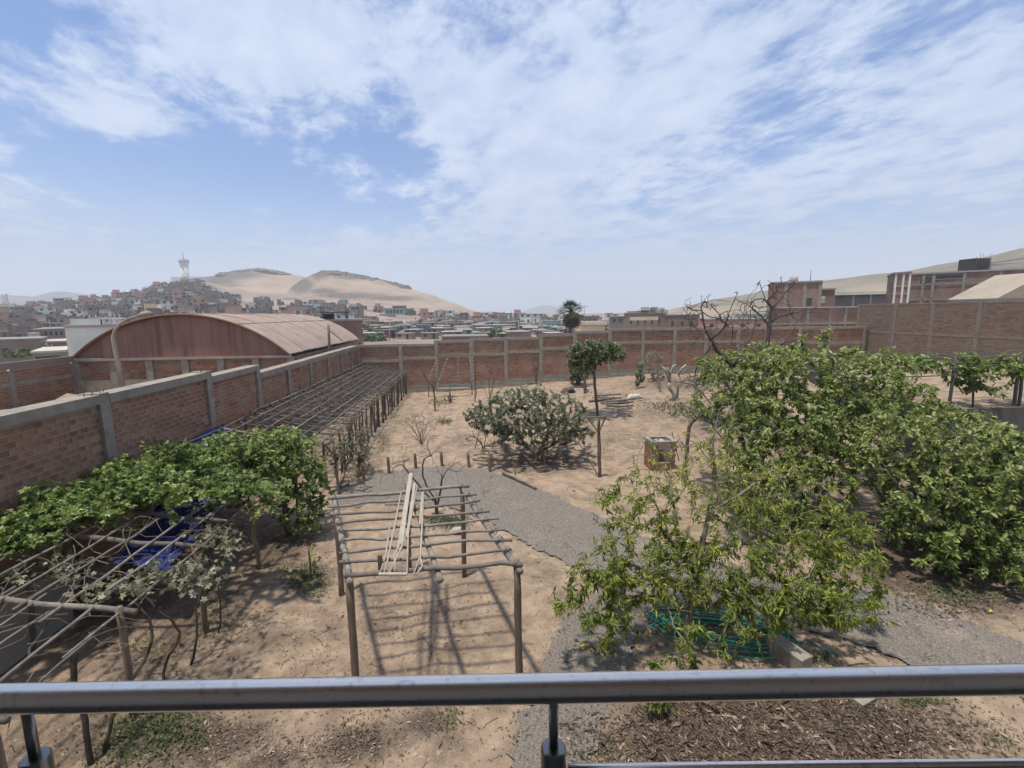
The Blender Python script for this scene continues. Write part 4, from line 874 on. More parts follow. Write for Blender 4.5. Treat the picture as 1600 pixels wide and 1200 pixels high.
def side_wall():
    X = float(at(114, 560, 26.95)[0]); t = thing('brick_wall', (X, 24, 0), 'brown brick side wall running from the warehouse corner to the left edge', 'boundary wall'); br = MB(); h = at(112, 556, 27)[2]
    ys = [16.5, 19.9, 23.4, 26.85]
    for i in range(3):
        y0, y1 = ys[i] + .12, ys[i + 1] - .12
        m = MB(); m.box((X - .1, y1, -.5), (X + .04, y1 + .24, h - .4)); m.build('pilaster', M['concrete'], t)
        m = MB(); m.box((X - .09, y0, 3.0), (X + .05, y1, 3.16)); m.build('middle_beam', M['concrete'], t)
        m = MB(); m.box((X - .1, y0, -.5), (X, y1, h - .02)); m.build('mortar_panel', M['mortar'], t)
        for z0, z1 in ((.6, 3.0), (3.16, h - .3)):
            c, hu, hz, hn = brick_boxes(A3(X, y0, z0), A3(0, 1, 0), A3(1, 0, 0), y1 - y0, z1 - z0, .07); add_bricks(br, c, hu, hz, hn, A3(0, 1, 0), A3(1, 0, 0))
    m = MB(); m.box((X - .12, 16.5, h - .3), (X + .06, 26.94, h)); m.build('cap_course', M['brick_house'], t)
    tag(br.build('bricks', M['brick'], t), kind='stuff')
side_wall()
def lot():
    m = MB(); m.box((-22.8, 10, -.3), (-9.05, 26.9, 1.35)); tag(m.build('neighbour_ground', M['sand']), kind='structure')
    c1, c2 = at(104, 620, 24.6), at(30, 640, 21)
    n = 28; X, Y = np.meshgrid(np.linspace(-20.0, -12, n), np.linspace(17, 26.5, n)); Z = 1.3 + 1.0 * np.exp(-((X - c1[0]) / 2.4) ** 2 - ((Y - 24.6) / 1.6) ** 2) + .9 * np.exp(-((X - c2[0]) / 3) ** 2 - ((Y - 21) / 2.2) ** 2) + .06 * wave(X * 1.5, Y * 1.5)
    k = (np.arange(n - 1)[:, None] * n + np.arange(n - 1)).ravel(); o = mk('sand_heap', np.stack([X.ravel(), Y.ravel(), Z.ravel()], 1), [np.stack([k, k + 1, k + n + 1, k + n], 1)], M['sand'], smooth=True)
    tag(o, 'low heap of pale sand piled in the neighbouring lot beside the warehouse', 'sand heap')
    b = at(193, 613, 25.2); t = thing('street_lamp', (b[0], 25.2, 1.3), 'tall curved arm street lamp in front of the red gable', 'street lamp')
    pts = [(193, 620), (186, 570), (180, 545), (177, 527), (180, 515), (188, 505), (200, 498), (216, 493)]; P = [at(x, y, 25.2) for x, y in pts]
    m = MB(); m.tube(P, [.13, .12, .115, .1, .075, .06, .055, .05], 8); m.build('post', M['lamp_metal'], t, smooth=True)
    P = [at(x, y, 25.2) for x, y in ((215, 493.5), (222, 491.5), (232, 490), (239, 489.5))]; m = MB(); m.tube(P, [.06, .13, .13, .05], 8); m.build('lamp_head', M['lamp_metal'], t, smooth=True)
    p = at(515, 548, 33); q = at(513, 508, 33); t = thing('utility_pole', p, 'short wooden utility pole against the warehouse flank with a brace', 'pole')
    add_pole('post', p + A3(0, 0, -2), q, .11, .09, M['wood_post'], t, wob=.01); add_pole('brace', q + A3(0, 0, -.3), at(535, 533, 36), .03, .03, M['wood_grey'], t, n=4, wob=0)
lot()

# ------------------------------------------------------------------ plants: branch networks and leaves
def norm(v): return v / (np.linalg.norm(v, axis=-1, keepdims=True) + 1e-9)
def grow(trunk, targets, rtip, rtrunk, seg=0.16, wob=0.02, lift=0.25, sag=0.0, pref=0.35):
    """branch network: trunk is a list of polylines sharing their first point or starting on an earlier one; every target is joined to the nearest branch"""
    Np = []; Pa = []; base_d = []
    for line in trunk:
        line = np.array(line, float); d = np.linalg.norm(np.diff(line, axis=0), axis=1); n = max(2, int(d.sum() / seg)); s = np.concatenate([[0], np.cumsum(d)]) / d.sum(); tt = np.linspace(0, 1, n + 1)
        P = np.stack([np.interp(tt, s, line[:, k]) for k in range(3)], 1); P[1:-1] += rng.normal(0, wob * .35, (n - 1, 3))
        if not Np: par = -1; i0 = 0
        else:
            q = np.array(Np); par = int(np.argmin(np.linalg.norm(q - P[0], axis=1))); i0 = 1
        for i in range(i0, n + 1):
            Np.append(P[i]); Pa.append(par); base_d.append((base_d[par] + seg) if par >= 0 else 0.0); par = len(Np) - 1
    cap = 60000; NP = np.zeros((cap, 3)); k = len(Np); NP[:k] = Np; BD = np.zeros(cap); BD[:k] = base_d; Pa = list(Pa); ntr = k; DIR = np.zeros((cap, 3)); DIR[:, 2] = 1
    for i in range(1, k):
        DIR[i] = norm(NP[i] - NP[Pa[i]])
    T = np.array(targets, float); dd = np.array([np.linalg.norm(NP[:ntr] - t, axis=1).min() for t in T]); T = T[np.argsort(dd)]; tips = []
    skip = min(ntr - 1, int(ntr * .15))
    for t in T:
        v = t - NP[skip:k]; d = np.linalg.norm(v, axis=1); al = (v * DIR[skip:k]).sum(1) / (d + 1e-6)
        cost = d * (1.25 - pref * al) + .06 * BD[skip:k]; j = int(np.argmin(cost)) + skip; L = np.linalg.norm(t - NP[j])
        n = max(2, int(L / seg)); p0 = NP[j].copy(); m_ = p0 + DIR[j] * L * .35 + A3(0, 0, lift * L * .3); par = j
        for i in range(1, n + 1):
            s = i / n; p = (1 - s) ** 2 * p0 + 2 * s * (1 - s) * m_ + s * s * t
            if i < n: p = p + rng.normal(0, wob, 3)
            p[2] -= sag * L * s * s * 0
            NP[k] = p; Pa.append(par); BD[k] = BD[par] + L / n; DIR[k] = norm(p - NP[par]); par = k; k += 1
        tips.append(k - 1)
    NP = NP[:k]; Pa = np.array(Pa); cnt = np.zeros(k); has = np.zeros(k, bool)
    for i in range(k - 1, 0, -1):
        if not has[i]: cnt[i] = max(cnt[i], 1)
        cnt[Pa[i]] += cnt[i]; has[Pa[i]] = True
    e = math.log(max(cnt[0], 2)) / math.log(rtrunk / rtip); R = rtip * np.maximum(cnt, 1) ** (1 / e)
    return NP, Pa, R, tips, DIR[:k]
def tubes(mb, NP, Pa, R, tint=.5):
    k = len(NP); ch = [[] for _ in range(k)]
    for i in range(1, k): ch[Pa[i]].append(i)
    stack = [(0, None)]
    while stack:
        s, p = stack.pop(); c = [s]
        while ch[c[-1]]:
            q = sorted(ch[c[-1]], key=lambda i: -R[i]); 
            for o_ in q[1:]: stack.append((o_, c[-1]))
            c.append(q[0])
        P = NP[c]; r = R[c]
        if p is not None: P = np.vstack([NP[p], P]); r = np.concatenate([[min(R[p], r[0] * 1.15)], r])
        if len(P) < 2: continue
        n = 8 if r[0] > .06 else 6 if r[0] > .025 else 4 if r[0] > .009 else 3
        mb.tube(P, r, n, tint, cap=False)
LEAF = {
    'lance': (np.array([[0, 0, 0], [.33, .5, .06], [.33, -.5, .06], [.4, 0, -.03], [1, 0, -.12], [.72, .36, .0], [.72, -.36, .0]]), np.array([[0, 2, 3], [0, 3, 1], [3, 2, 6], [3, 5, 1], [3, 6, 4], [3, 4, 5]])),
    'oval': (np.array([[0, 0, 0], [.28, .5, .08], [.28, -.5, .08], [.5, 0, -.03], [1, 0, -.1], [.68, .46, .03], [.68, -.46, .03]]), np.array([[0, 2, 3], [0, 3, 1], [3, 2, 6], [3, 5, 1], [3, 6, 4], [3, 4, 5]])),
    'lobed': (np.array([[.1, 0, 0], [-.12, .42, .02], [.3, .32, .06], [.5, .62, -.05], [.62, .25, .05], [1, 0, -.1], [.62, -.25, .05], [.5, -.62, -.05], [.3, -.32, .06], [-.12, -.42, .02]]),
              np.array([[0, 2, 1], [0, 3, 2], [0, 4, 3], [0, 5, 4], [0, 6, 5], [0, 7, 6], [0, 8, 7], [0, 9, 8]])),
    'small': (np.array([[0, 0, 0], [.45, .5, .05], [1, 0, -.05], [.45, -.5, .05]]), np.array([[0, 3, 2], [0, 2, 1]])),
}
def leaf_arrays(P, D, N, L, Wd, shape):
    tv, tf = LEAF[shape]; D = norm(D); S = norm(np.cross(N, D)); N2 = np.cross(D, S)
    V = P[:, None, :] + tv[None, :, 0:1] * (D * L[:, None])[:, None, :] + tv[None, :, 1:2] * (S * Wd[:, None])[:, None, :] + tv[None, :, 2:3] * (N2 * L[:, None])[:, None, :]
    return V, tf
def leaves(name, par, mat_, P, D, N, L, Wd, tint, shape, singles=0):
    """all leaves of a crown as one mesh, the nearest ones as leaf objects of their own"""
    n = len(P); rest = np.arange(n)
    if singles:
        d = np.linalg.norm(P - EYE, axis=1) + 0.0; k = np.argsort(d)[:singles]; rest = np.setdiff1d(rest, k); protos = []
        tv, tf = LEAF[shape]
        for i in range(5):
            me = bpy.data.meshes.new('leaf'); V = tv * A3(1, .5 * 1.0, 1); V = tv.copy(); me.from_pydata(V.tolist(), [], tf.tolist()); me.materials.append(mat_)
            a = me.attributes.new('tint', 'FLOAT', 'FACE'); a.data.foreach_set('value', np.full(len(tf), .1 + .8 * i / 4, np.float32)); me.update(); protos.append(me)
        Dn = norm(D[k]); S = norm(np.cross(N[k], Dn)); N2 = np.cross(Dn, S); org = ORI[par.name]
        for i in range(len(k)):
            o = bpy.data.objects.new('leaf', protos[int(np.clip((tint[k[i]] - .1) / .8 * 4 + .5, 0, 4))]); COL.objects.link(o); o.parent = par
            mw = Matrix.Identity(4); cols = (Dn[i] * L[k[i]], S[i] * Wd[k[i]], N2[i] * L[k[i]], P[k[i]] - org)
            for c in range(4):
                for r_ in range(3): mw[r_][c] = float(cols[c][r_])
            o.matrix_local = mw
    V, tf = leaf_arrays(P[rest], D[rest], N[rest], L[rest], Wd[rest], shape); nv = V.shape[1]
    F = (np.arange(len(rest))[:, None, None] * nv + tf).reshape(-1, 3)
    o = mk(name, V.reshape(-1, 3), [F], mat_, par, np.repeat(tint[rest], len(tf))); return tag(o, kind='stuff')
def sprays(NP, Pa, tips, DIR, per, back, L, Lj, wr, spread, droop, upn=0.6, tintf=None, start=.1):
    """leaves set round the last stretch of each twig"""
    P, D, N = [], [], []
    for tp in tips:
        ch = [tp]; ln = 0
        while Pa[ch[-1]] >= 0 and ln < back: ln += np.linalg.norm(NP[ch[-1]] - NP[Pa[ch[-1]]]); ch.append(Pa[ch[-1]])
        C = NP[ch]; n = max(1, int(per * rng.uniform(.6, 1.4))); s = rng.uniform(0, 1, n) ** 1.5 * (len(C) - 1.001); i = s.astype(int); f = (s - i)[:, None]; p = C[i] * (1 - f) + C[np.minimum(i + 1, len(C) - 1)] * f
        ax = DIR[tp]; d = norm(ax * rng.uniform(.2, 1.0, (n, 1)) + rng.normal(0, spread, (n, 3)) + A3(0, 0, -droop)); P.append(p + rng.normal(0, .015, p.shape)); D.append(d)
        N.append(norm(A3(0, 0, upn) + rng.normal(0, .45, (n, 3))))
    P, D, N = np.concatenate(P), np.concatenate(D), np.concatenate(N); n = len(P)
    LL = L * np.clip(rng.normal(1, Lj, n), .45, 1.6); return P, D, N, LL, LL * wr * rng.uniform(.8, 1.2, n)
def blobs(spec, n):
    """points inside ellipses of the photo given a real depth range: (x, y, rx, ry, Y0, Y1, weight)"""
    w = np.array([b[2] * b[3] * (b[6] if len(b) > 6 else 1) for b in spec], float); w /= w.sum(); out = []
    for k in rng.choice(len(spec), n, p=w):
        b = spec[k]; a = rng.uniform(0, 6.283); r = math.sqrt(rng.uniform(0, 1)); p = at(b[0] + b[2] * r * math.cos(a), b[1] + b[3] * r * math.sin(a), rng.uniform(b[4], b[5])); out.append(p)
    out = np.array(out); g = gz(out[:, 0], out[:, 1]) + .12; out[:, 2] = np.maximum(out[:, 2], g); return out
def tint_of(n, lo=.1, hi=.9, top=None):
    return np.clip(rng.normal((lo + hi) / 2, (hi - lo) / 3.2, n), 0, 1)
def plant(name, label, cat, base, trunk, targets, rtip, rtrunk, bark, group=None, seg=.16, wob=.02, lift=.25, crown=None, singles=0, bare=None, sparse=0, pref=.35, part='trunk', crownname='crown', young=.22):
    t = thing(name, base, label, cat, group); T = np.array(targets); tl = len(T); allT = T if bare is None else np.concatenate([T, bare])
    NP, Pa, R, tips, DIR = grow(trunk, allT, rtip, rtrunk, seg, wob, lift, pref=pref); m = MB(); tubes(m, NP, Pa, R); m.build(part, bark, t, smooth=True)
    if crown:
        leafy = set()
        if bare is not None:
            key = {tuple(np.round(q, 5)) for q in T}; bt = [i for i in tips if tuple(np.round(NP[i], 5)) not in key]; tips = [i for i in tips if tuple(np.round(NP[i], 5)) in key]
        c = dict(crown); mt, shape = c.pop('mat'), c.pop('shape'); lo, hi = c.pop('tint', (.1, .9))
        P, D, N, L, Wd = sprays(NP, Pa, tips, DIR, **c)
        if sparse:
            bt = [i for i in bt if NP[i][2] < NP[:, 2].max() - 1.0]; e = sprays(NP, Pa, bt, DIR, **dict(c, per=sparse, L=c['L'] * .85)); P, D, N, L, Wd = [np.concatenate([a_, b_]) for a_, b_ in zip((P, D, N, L, Wd), e)]
        g = gz(P[:, 0], P[:, 1]) + .05; P[:, 2] = np.maximum(P[:, 2], g)
        # each spray has its own age, so its own shade of green
        per_t = rng.uniform(-.22, .22, 4096); cell = (np.floor(P[:, 0] / .35) * 73 + np.floor(P[:, 1] / .35) * 179 + np.floor(P[:, 2] / .35) * 283).astype(int) % 4096
        tint = np.clip(tint_of(len(P), lo, hi) + per_t[cell], 0, 1)
        zt = P[:, 2]; tint = np.clip(tint + young * (sstep(np.quantile(zt, .55), np.quantile(zt, .97), zt) - .25), 0, 1)
        leaves(crownname, t, mt, P, D, N, L, Wd, tint, shape, singles)
    return t

def near_tree():
    b = onG(1072, 1003); b = A3(b[0], b[1], 0)
    tr = [b, at(1080, 940, 7.75), at(1096, 862, 7.85), at(1108, 800, 7.95), at(1117, 747, 8.05), at(1114, 690, 8.1), at(1124, 640, 8.2)]
    limbs = [tr, [tr[1], at(1115, 950, 7.6), at(1140, 917, 7.5), at(1180, 893, 7.4), at(1240, 905, 7.2)], [at(1087, 900, 7.8), at(1060, 850, 8.1), at(1052, 790, 8.3), at(1045, 740, 8.5)],
             [at(1085, 920, 7.78), at(1040, 900, 7.6), at(980, 880, 7.5)], [at(1110, 800, 7.95), at(1160, 770, 8.2), at(1200, 740, 8.4)], [at(1095, 870, 7.85), at(1150, 850, 8.3), at(1230, 840, 8.6), at(1300, 830, 8.6)]]
    leaf = blobs([(965, 795, 40, 35, 8.2, 9, .9), (945, 770, 22, 28, 8.6, 9, .5), (1010, 850, 75, 60, 7.6, 8.8, 1), (925, 925, 60, 45, 7.0, 7.8, 1), (890, 945, 25, 18, 7.0, 7.4, .8), (970, 930, 60, 50, 6.7, 7.7, 1.0), (940, 990, 45, 32, 6.6, 7.2, .9),
                  (1085, 1000, 26, 34, 6.3, 7.0, .8), (1035, 1090, 26, 24, 5.9, 6.3, 1.1), (1055, 1040, 40, 26, 6.2, 6.6, .5), (1110, 1085, 20, 14, 5.9, 6.3, .6), (1150, 1005, 50, 24, 6.2, 7, .35), (1310, 840, 65, 48, 7.6, 8.6, 1.3), (1260, 880, 70, 50, 7.2, 8.4, 1.1), (1350, 910, 55, 50, 7, 7.9, 1.1),
                  (1255, 945, 70, 35, 6.6, 7.3, 1), (1335, 960, 70, 28, 6.6, 7.2, 1), (1170, 890, 60, 60, 7, 7.6, .5), (1060, 760, 40, 18, 8.6, 9.2, .6), (1200, 790, 50, 40, 8, 8.8, .3), (1130, 850, 60, 40, 7.4, 8.2, .25), (1050, 870, 60, 50, 7.4, 8.4, .5), (1130, 940, 60, 30, 6.9, 7.4, .35), (1130, 700, 50, 50, 8, 8.6, .12), (1240, 700, 30, 20, 8.2, 8.6, .12), (1075, 915, 55, 35, 7, 7.6, .55), (1190, 960, 50, 40, 6.6, 7.2, .7)], 820)
    bare = blobs([(1070, 750, 95, 75, 7.6, 9), (1160, 740, 100, 80, 7.6, 9), (1110, 660, 60, 60, 7.9, 8.7), (1230, 780, 100, 60, 7.4, 8.6), (1000, 880, 110, 70, 7, 8.2, .8), (1200, 880, 120, 70, 7, 8, .7), (1010, 780, 50, 60, 8, 8.8, .6), (1090, 900, 110, 60, 7, 8, 1.3), (1130, 830, 110, 60, 7.4, 8.4, 1.2), (1200, 930, 90, 50, 6.8, 7.6, 1), (1020, 960, 60, 40, 6.8, 7.4, .6)], 1300)
    plant('green_tree', 'bright green narrow leaved tree with many bare twigs standing over the teal hose', 'tree', b, limbs, leaf, .0046, .085, M['bark_pale'], seg=.14, wob=.016, bare=bare, singles=300, sparse=6,
          crown=dict(mat=M['leaf_bright'], shape='lance', per=22, back=.45, L=.108, Lj=.32, wr=.24, spread=.55, droop=.40, upn=.8, tint=(.15, .95)))
near_tree()

def broad_trees():
    cr = dict(mat=M['leaf_broad'], shape='oval', per=42, back=.65, L=.113, Lj=.5, wr=.42, spread=.7, droop=.35, upn=.8, tint=(.08, .95))
    b = A3(8.3, 12.6, 0); t0 = b + A3(-.1, .1, 1.0)
    plant('broadleaf_tree', 'tall broad leaved tree with yellowish tips in the middle of the right hand thicket', 'tree', b,
          [[b, t0, b + A3(.2, .3, 2.2), b + A3(.3, .6, 3.8)], [t0, b + A3(-1.2, .3, 2.4), b + A3(-2.0, .6, 3.6)], [t0, b + A3(1.4, -.2, 2.2), b + A3(2.2, 0, 3.2)]],
          blobs([(1270, 600, 120, 62, 12, 15, 1.3), (1180, 600, 80, 55, 12.5, 15, .9), (1350, 610, 70, 60, 12, 15, 1), (1270, 545, 26, 24, 13, 14, .7), (1240, 690, 100, 70, 11, 13.5, 1), (1330, 690, 90, 70, 10.5, 13, 1), (1190, 690, 60, 60, 11.5, 13.5, .7), (1250, 775, 90, 60, 10, 12, .8), (1120, 570, 40, 30, 14, 16, .8), (1150, 640, 40, 40, 13, 15, .8), (1310, 555, 60, 20, 13, 15, .9), (1390, 570, 40, 26, 13.5, 15.5, .8), (1220, 560, 50, 24, 13, 15, .9), (1290, 520, 12, 18, 13.4, 13.9, 1.2), (1180, 760, 50, 60, 10.5, 12.5, .6)], 1000),
          .0055, .14, M['bark_grey'], seg=.2, wob=.03, crown=dict(cr, tint=(.2, 1.0)), singles=0, bare=blobs([(1200, 740, 90, 90, 10, 13), (1270, 650, 130, 90, 11, 14.5), (1150, 700, 50, 80, 11, 13)], 230))
    b = A3(10.6, 10.6, 0); t0 = b + A3(0, 0, .8)
    plant('broadleaf_tree', 'low spreading tree with large dusty leaves overhanging the gravel at right edge', 'tree', b,
          [[b, t0, b + A3(.3, .4, 2), b + A3(.5, .8, 3)], [t0, b + A3(-1.0, -.2, 1.9), b + A3(-1.8, -.2, 2.7)], [t0, b + A3(1.4, -.6, 1.7), b + A3(2.4, -.8, 2.4)], [t0, b + A3(.2, -1.2, 1.6)]],
          blobs([(1480, 700, 110, 65, 10, 13, 1), (1400, 720, 80, 70, 10, 12.5, .9), (1560, 720, 90, 55, 9.5, 12.5, 1), (1500, 790, 110, 65, 9, 11, 1.1), (1590, 800, 70, 80, 8.6, 10.5, 1.1), (1430, 820, 60, 50, 9.2, 10.8, .8), (1540, 865, 80, 45, 8.4, 9.6, 1.1), (1470, 870, 50, 30, 8.8, 9.6, .4), (1630, 880, 60, 60, 8, 9, 1)], 950),
          .0055, .13, M['bark_grey'], seg=.2, wob=.03, crown=cr, singles=300, bare=blobs([(1480, 760, 130, 100, 8.8, 12)], 130))
    b = A3(13.5, 15.2, .3); t0 = b + A3(0, 0, 1)
    plant('broadleaf_tree', 'dense leafy tree at right rising in front of the trellis vines', 'tree', b, [[b, t0, b + A3(.2, .4, 2.5)], [t0, b + A3(-1.3, 0, 2.4)], [t0, b + A3(1.5, 0, 2.3)]],
          blobs([(1420, 640, 70, 45, 13.5, 16, 1), (1490, 665, 80, 30, 13, 15, 1), (1400, 590, 40, 30, 15, 17, .7), (1570, 690, 60, 26, 12.5, 15, .8)], 420), .005, .12, M['bark_grey'], seg=.2, wob=.03, crown=dict(cr, per=17))
    b = A3(7.2, 15.2, .15); t0 = b + A3(0, 0, .8)
    plant('leafy_shrub', 'light leafed shrub below the fork of the bare tree', 'shrub', b, [[b, t0, b + A3(.1, .1, 1.8)], [t0, b + A3(-.6, 0, 1.5)]],
          blobs([(1150, 640, 50, 35, 14, 16), (1110, 625, 25, 22, 14.5, 16, .7), (1190, 660, 50, 40, 13.5, 15.5)], 110), .004, .06, M['bark_grey'], crown=dict(cr, per=13, L=.15))
broad_trees()

def back_greens():
    cr = dict(mat=M['leaf_vine'], shape='oval', per=24, back=.5, L=.16, Lj=.3, wr=.45, spread=.7, droop=.3, upn=.8, tint=(.25, 1.0))
    b = A3(*at(1170, 640, 21)); b[2] = float(gz(b[0], b[1]))
    plant('light_green_tree', 'light yellow green bushy tree behind the fork of the bare tree', 'tree', b, [[b, b + A3(.1, 0, 1.0), b + A3(.2, .2, 2.0)], [b + A3(.1, 0, 1.0), b + A3(-1.0, 0, 2.0)], [b + A3(.1, 0, 1), b + A3(1.0, 0, 2.0)]],
          blobs([(1130, 568, 40, 20, 20.5, 23, 1), (1190, 556, 36, 20, 20.5, 23, 1.1), (1235, 560, 30, 22, 20, 22.5, .9), (1105, 585, 20, 14, 21, 23, .5)], 260), .006, .1, M['bark_grey'], seg=.2, wob=.03, crown=cr)
back_greens()
fan_tips = None
def bare_tree():
    Y = 15.0; b = A3(*at(1172, 770, Y)); b[2] = float(gz(b[0], b[1]))
    f = at(1145, 572, Y)
    tr = [b, at(1160, 690, Y), at(1150, 620, Y), f]
    L = [tr, [f, at(1120, 548, Y), at(1102, 515, Y), at(1095, 480, Y), at(1106, 462, Y)], [f, at(1155, 548, Y), at(1172, 530, Y), at(1180, 505, Y)], [at(1110, 531, Y), at(1132, 512, Y - .3), at(1142, 480, Y - .4), at(1152, 459, Y - .5)],
         [f, at(1165, 600, Y - .4), at(1135, 560, Y - .2)]]
    tips = blobs([(1105, 488, 40, 30, 14, 16, 1), (1085, 495, 22, 30, 14.2, 15.8, .7), (1145, 495, 34, 36, 14, 16, 1), (1125, 545, 40, 26, 14, 16, .7), (1175, 510, 22, 24, 14, 16, .6), (1100, 468, 14, 10, 14.5, 15.5, .8), (1155, 462, 10, 8, 14.3, 15, .8), (1110, 595, 50, 34, 13.5, 15, 1), (1080, 540, 24, 30, 14, 16, .7)], 230)
    plant('bare_tree', 'leafless forked tree whose curving branches spread before the wall', 'tree', b, L, tips, .0085, .085, M['bark_grey'], seg=.13, wob=.02, lift=.25, pref=.3)
    Y = 19.0; b = A3(*at(1190, 700, Y)); b[2] = float(gz(b[0], b[1]))
    f = at(1202, 508, Y)
    L = [[b, at(1192, 640, Y), at(1196, 560, Y), f], [f, at(1206, 480, Y), at(1196, 470, Y), at(1190, 452, Y), at(1187, 440, Y)], [f, at(1215, 494, Y), at(1232, 490, Y), at(1252, 486, Y), at(1272, 481, Y)], [f, at(1188, 492, Y), at(1175, 482, Y), at(1165, 474, Y)], [at(1206, 482, Y), at(1218, 470, Y), at(1226, 458, Y)],
         [at(1198, 540, Y), at(1190, 546, Y), at(1160, 560, Y - .5), at(1145, 575, Y - .8)], [at(1198, 545, Y), at(1222, 538, Y), at(1236, 524, Y), at(1248, 498, Y)], [at(1226, 536, Y), at(1250, 530, Y), at(1272, 520, Y)]]
    tips = blobs([(1196, 455, 24, 18, 18.2, 19.8, 1.2), (1225, 455, 18, 24, 18.2, 19.8, .9), (1245, 490, 36, 14, 18, 20, 1), (1170, 485, 22, 22, 18, 20, .9), (1240, 520, 34, 20, 18, 20, .7), (1170, 550, 30, 22, 18, 20, .6), (1212, 485, 26, 24, 18, 20, .8)], 220)
    plant('bare_tree', 'taller dark leafless tree with knobbly crown before the brick house', 'tree', b, L, tips, .0105, .115, M['bark_grey'], seg=.16, wob=.025, lift=.25, pref=.3)
bare_tree()

def yard_trees():
    b = onG(838, 719)
    f = b + A3(0, 0, .25)
    plant('dusty_tree', 'low spreading tree with dusty grey green leaves in the middle of the yard', 'tree', b, [[b, f, b + A3(.5, .1, 1.0), b + A3(.9, .2, 1.8)], [f, b + A3(-.6, -.1, .8), b + A3(-1.3, 0, 1.5)], [f, b + A3(-.2, .3, 1.1), b + A3(-.3, .5, 2)], [f, b + A3(.2, -.5, .8), b + A3(.4, -.9, 1.5)], [f, b + A3(.9, -.1, .8), b + A3(1.6, 0, 1.4)]],
          blobs([(835, 645, 85, 40, 17.0, 21, 1), (820, 620, 55, 24, 17.5, 20.5, 1), (890, 670, 40, 26, 17, 20, 1), (770, 650, 42, 30, 17.5, 20, .9), (845, 675, 70, 24, 17, 20, .8), (740, 650, 18, 14, 18, 20, .7), (912, 682, 18, 14, 17.5, 19, .8), (785, 670, 40, 25, 17.5, 19.5, .6)], 620),
          .005, .11, M['bark'], seg=.2, wob=.03, crown=dict(mat=M['leaf_dusty'], shape='oval', per=64, back=.6, L=.085, Lj=.3, wr=.5, spread=.8, droop=.1, upn=.6, tint=(.1, .95)))
    # props leaning under the crown
    for i, ((x0, y0, x1, y1), lab) in enumerate(zip([(882, 723, 873, 688), (934, 742, 904, 690), (853, 738, 846, 700), (806, 742, 800, 715), (742, 702, 748, 676), (757, 697, 760, 672), (856, 716, 852, 695)],
            ['thin dark prop stick right of the dusty tree trunk', 'long prop stick leaning from the clothes post into the dusty tree', 'short pale prop stick in front of the dusty tree trunk', 'thin prop stick at left front of the dusty tree', 'thin prop stick under the left end of the dusty tree', 'second thin prop under the left end of the dusty tree', 'small dark prop stick close behind the dusty tree trunk'])):
        p = onG(x0, y0); q = at(x1, y1, p[1] + rng.uniform(.0, .4)); t = add_pole('prop_stick', p, q, .022, .018, M['wood_grey'], None, 5); tag(t, lab, 'prop stick')
    # slender umbrella tree
    b = onG(934, 652); Y = b[1]
    plant('umbrella_tree', 'slender leaning tree with a flat dark green crown against the wall', 'tree', b, [[b, at(931, 620, Y), at(928, 590, Y), at(930, 570, Y)], [at(929, 585, Y), at(915, 565, Y), at(908, 552, Y)], [at(930, 572, Y), at(945, 558, Y), at(955, 553, Y)]],
          blobs([(932, 550, 46, 19, Y - 1.2, Y + 1.5, 1.4), (895, 560, 10, 16, Y - .6, Y + .8, .8), (915, 545, 22, 16, Y - 1, Y + 1, 1), (955, 548, 24, 13, Y - 1, Y + 1, 1), (965, 562, 14, 9, Y - .8, Y + .8, 1), (910, 570, 18, 12, Y - .5, Y + 1, .8)], 330), .006, .075, M['bark_grey'], seg=.2, wob=.03,
          crown=dict(mat=M['leaf_dark'], shape='oval', per=34, back=.5, L=.13, Lj=.3, wr=.42, spread=.8, droop=.25, upn=.6, tint=(.15, .95)))
    b = onG(914, 614); Y = b[1]; Y = 34.5
    plant('round_shrub', 'dense dark green shrub on several stems close to the far wall', 'shrub', b, [[b, b + A3(-.3, 0, 1), b + A3(-.6, 0, 1.8)], [b, b + A3(.2, 0, 1), b + A3(.4, 0, 1.8)], [b, b + A3(0, .2, 1.4)]],
          blobs([(908, 580, 18, 16, 33.5, 35.5, 1), (900, 588, 12, 14, 33.5, 35.5, 1)], 120), .008, .1, M['bark_grey'], crown=dict(mat=M['leaf_dark'], shape='oval', per=30, back=.6, L=.15, Lj=.3, wr=.4, spread=.8, droop=.1, upn=.5, tint=(.05, .8)))
yard_trees()

def fan_shrub(label, base, px, Yr, n, rt, rr, name='bare_shrub', cat='shrub', bark='twig_dark', stems=6, lift=.1, leafy=None):
    b = base; tg = blobs(px, n); st = [[b, b + A3(0, 0, .08)]]
    for k in range(stems):
        q = tg[rng.integers(n)]; st.append([b + A3(0, 0, .05), b + (q - b) * .35 + A3(0, 0, .1), b + (q - b) * .7 + A3(0, 0, .05)])
    return plant(name, label, cat, b, st, tg, rt, rr, M[bark], seg=.15, wob=.02, lift=lift, pref=.55, crown=leafy)
fan_shrub('bare twiggy fan shaped shrub on the sand left of the dusty tree', onG(659, 695), [(655, 662, 34, 20, 21, 23.5), (655, 655, 22, 14, 21, 23.5)], 22, 170, .005, .04, stems=12)
def small_bare(label, basepx, lines, tippx, spread, rt=.006, rr=.06, name='bare_tree', dz=0):
    b = onG(*basepx); Y = b[1]; L = [[b if i == 0 and k == 0 else at(x, y, Y + (0 if i == 0 else rng.uniform(-.4, .4))) for k, (x, y) in enumerate(l)] for i, l in enumerate(lines)]
    T = [at(x, y, Y + rng.uniform(-spread, spread)) for x, y in tippx]; T += [q + rng.normal(0, spread * .25, 3) for q in T]
    return plant(name, label, 'tree', b, L, T, rt, rr, M['twig_dark'], seg=.12, wob=.02, lift=.4, pref=.3)
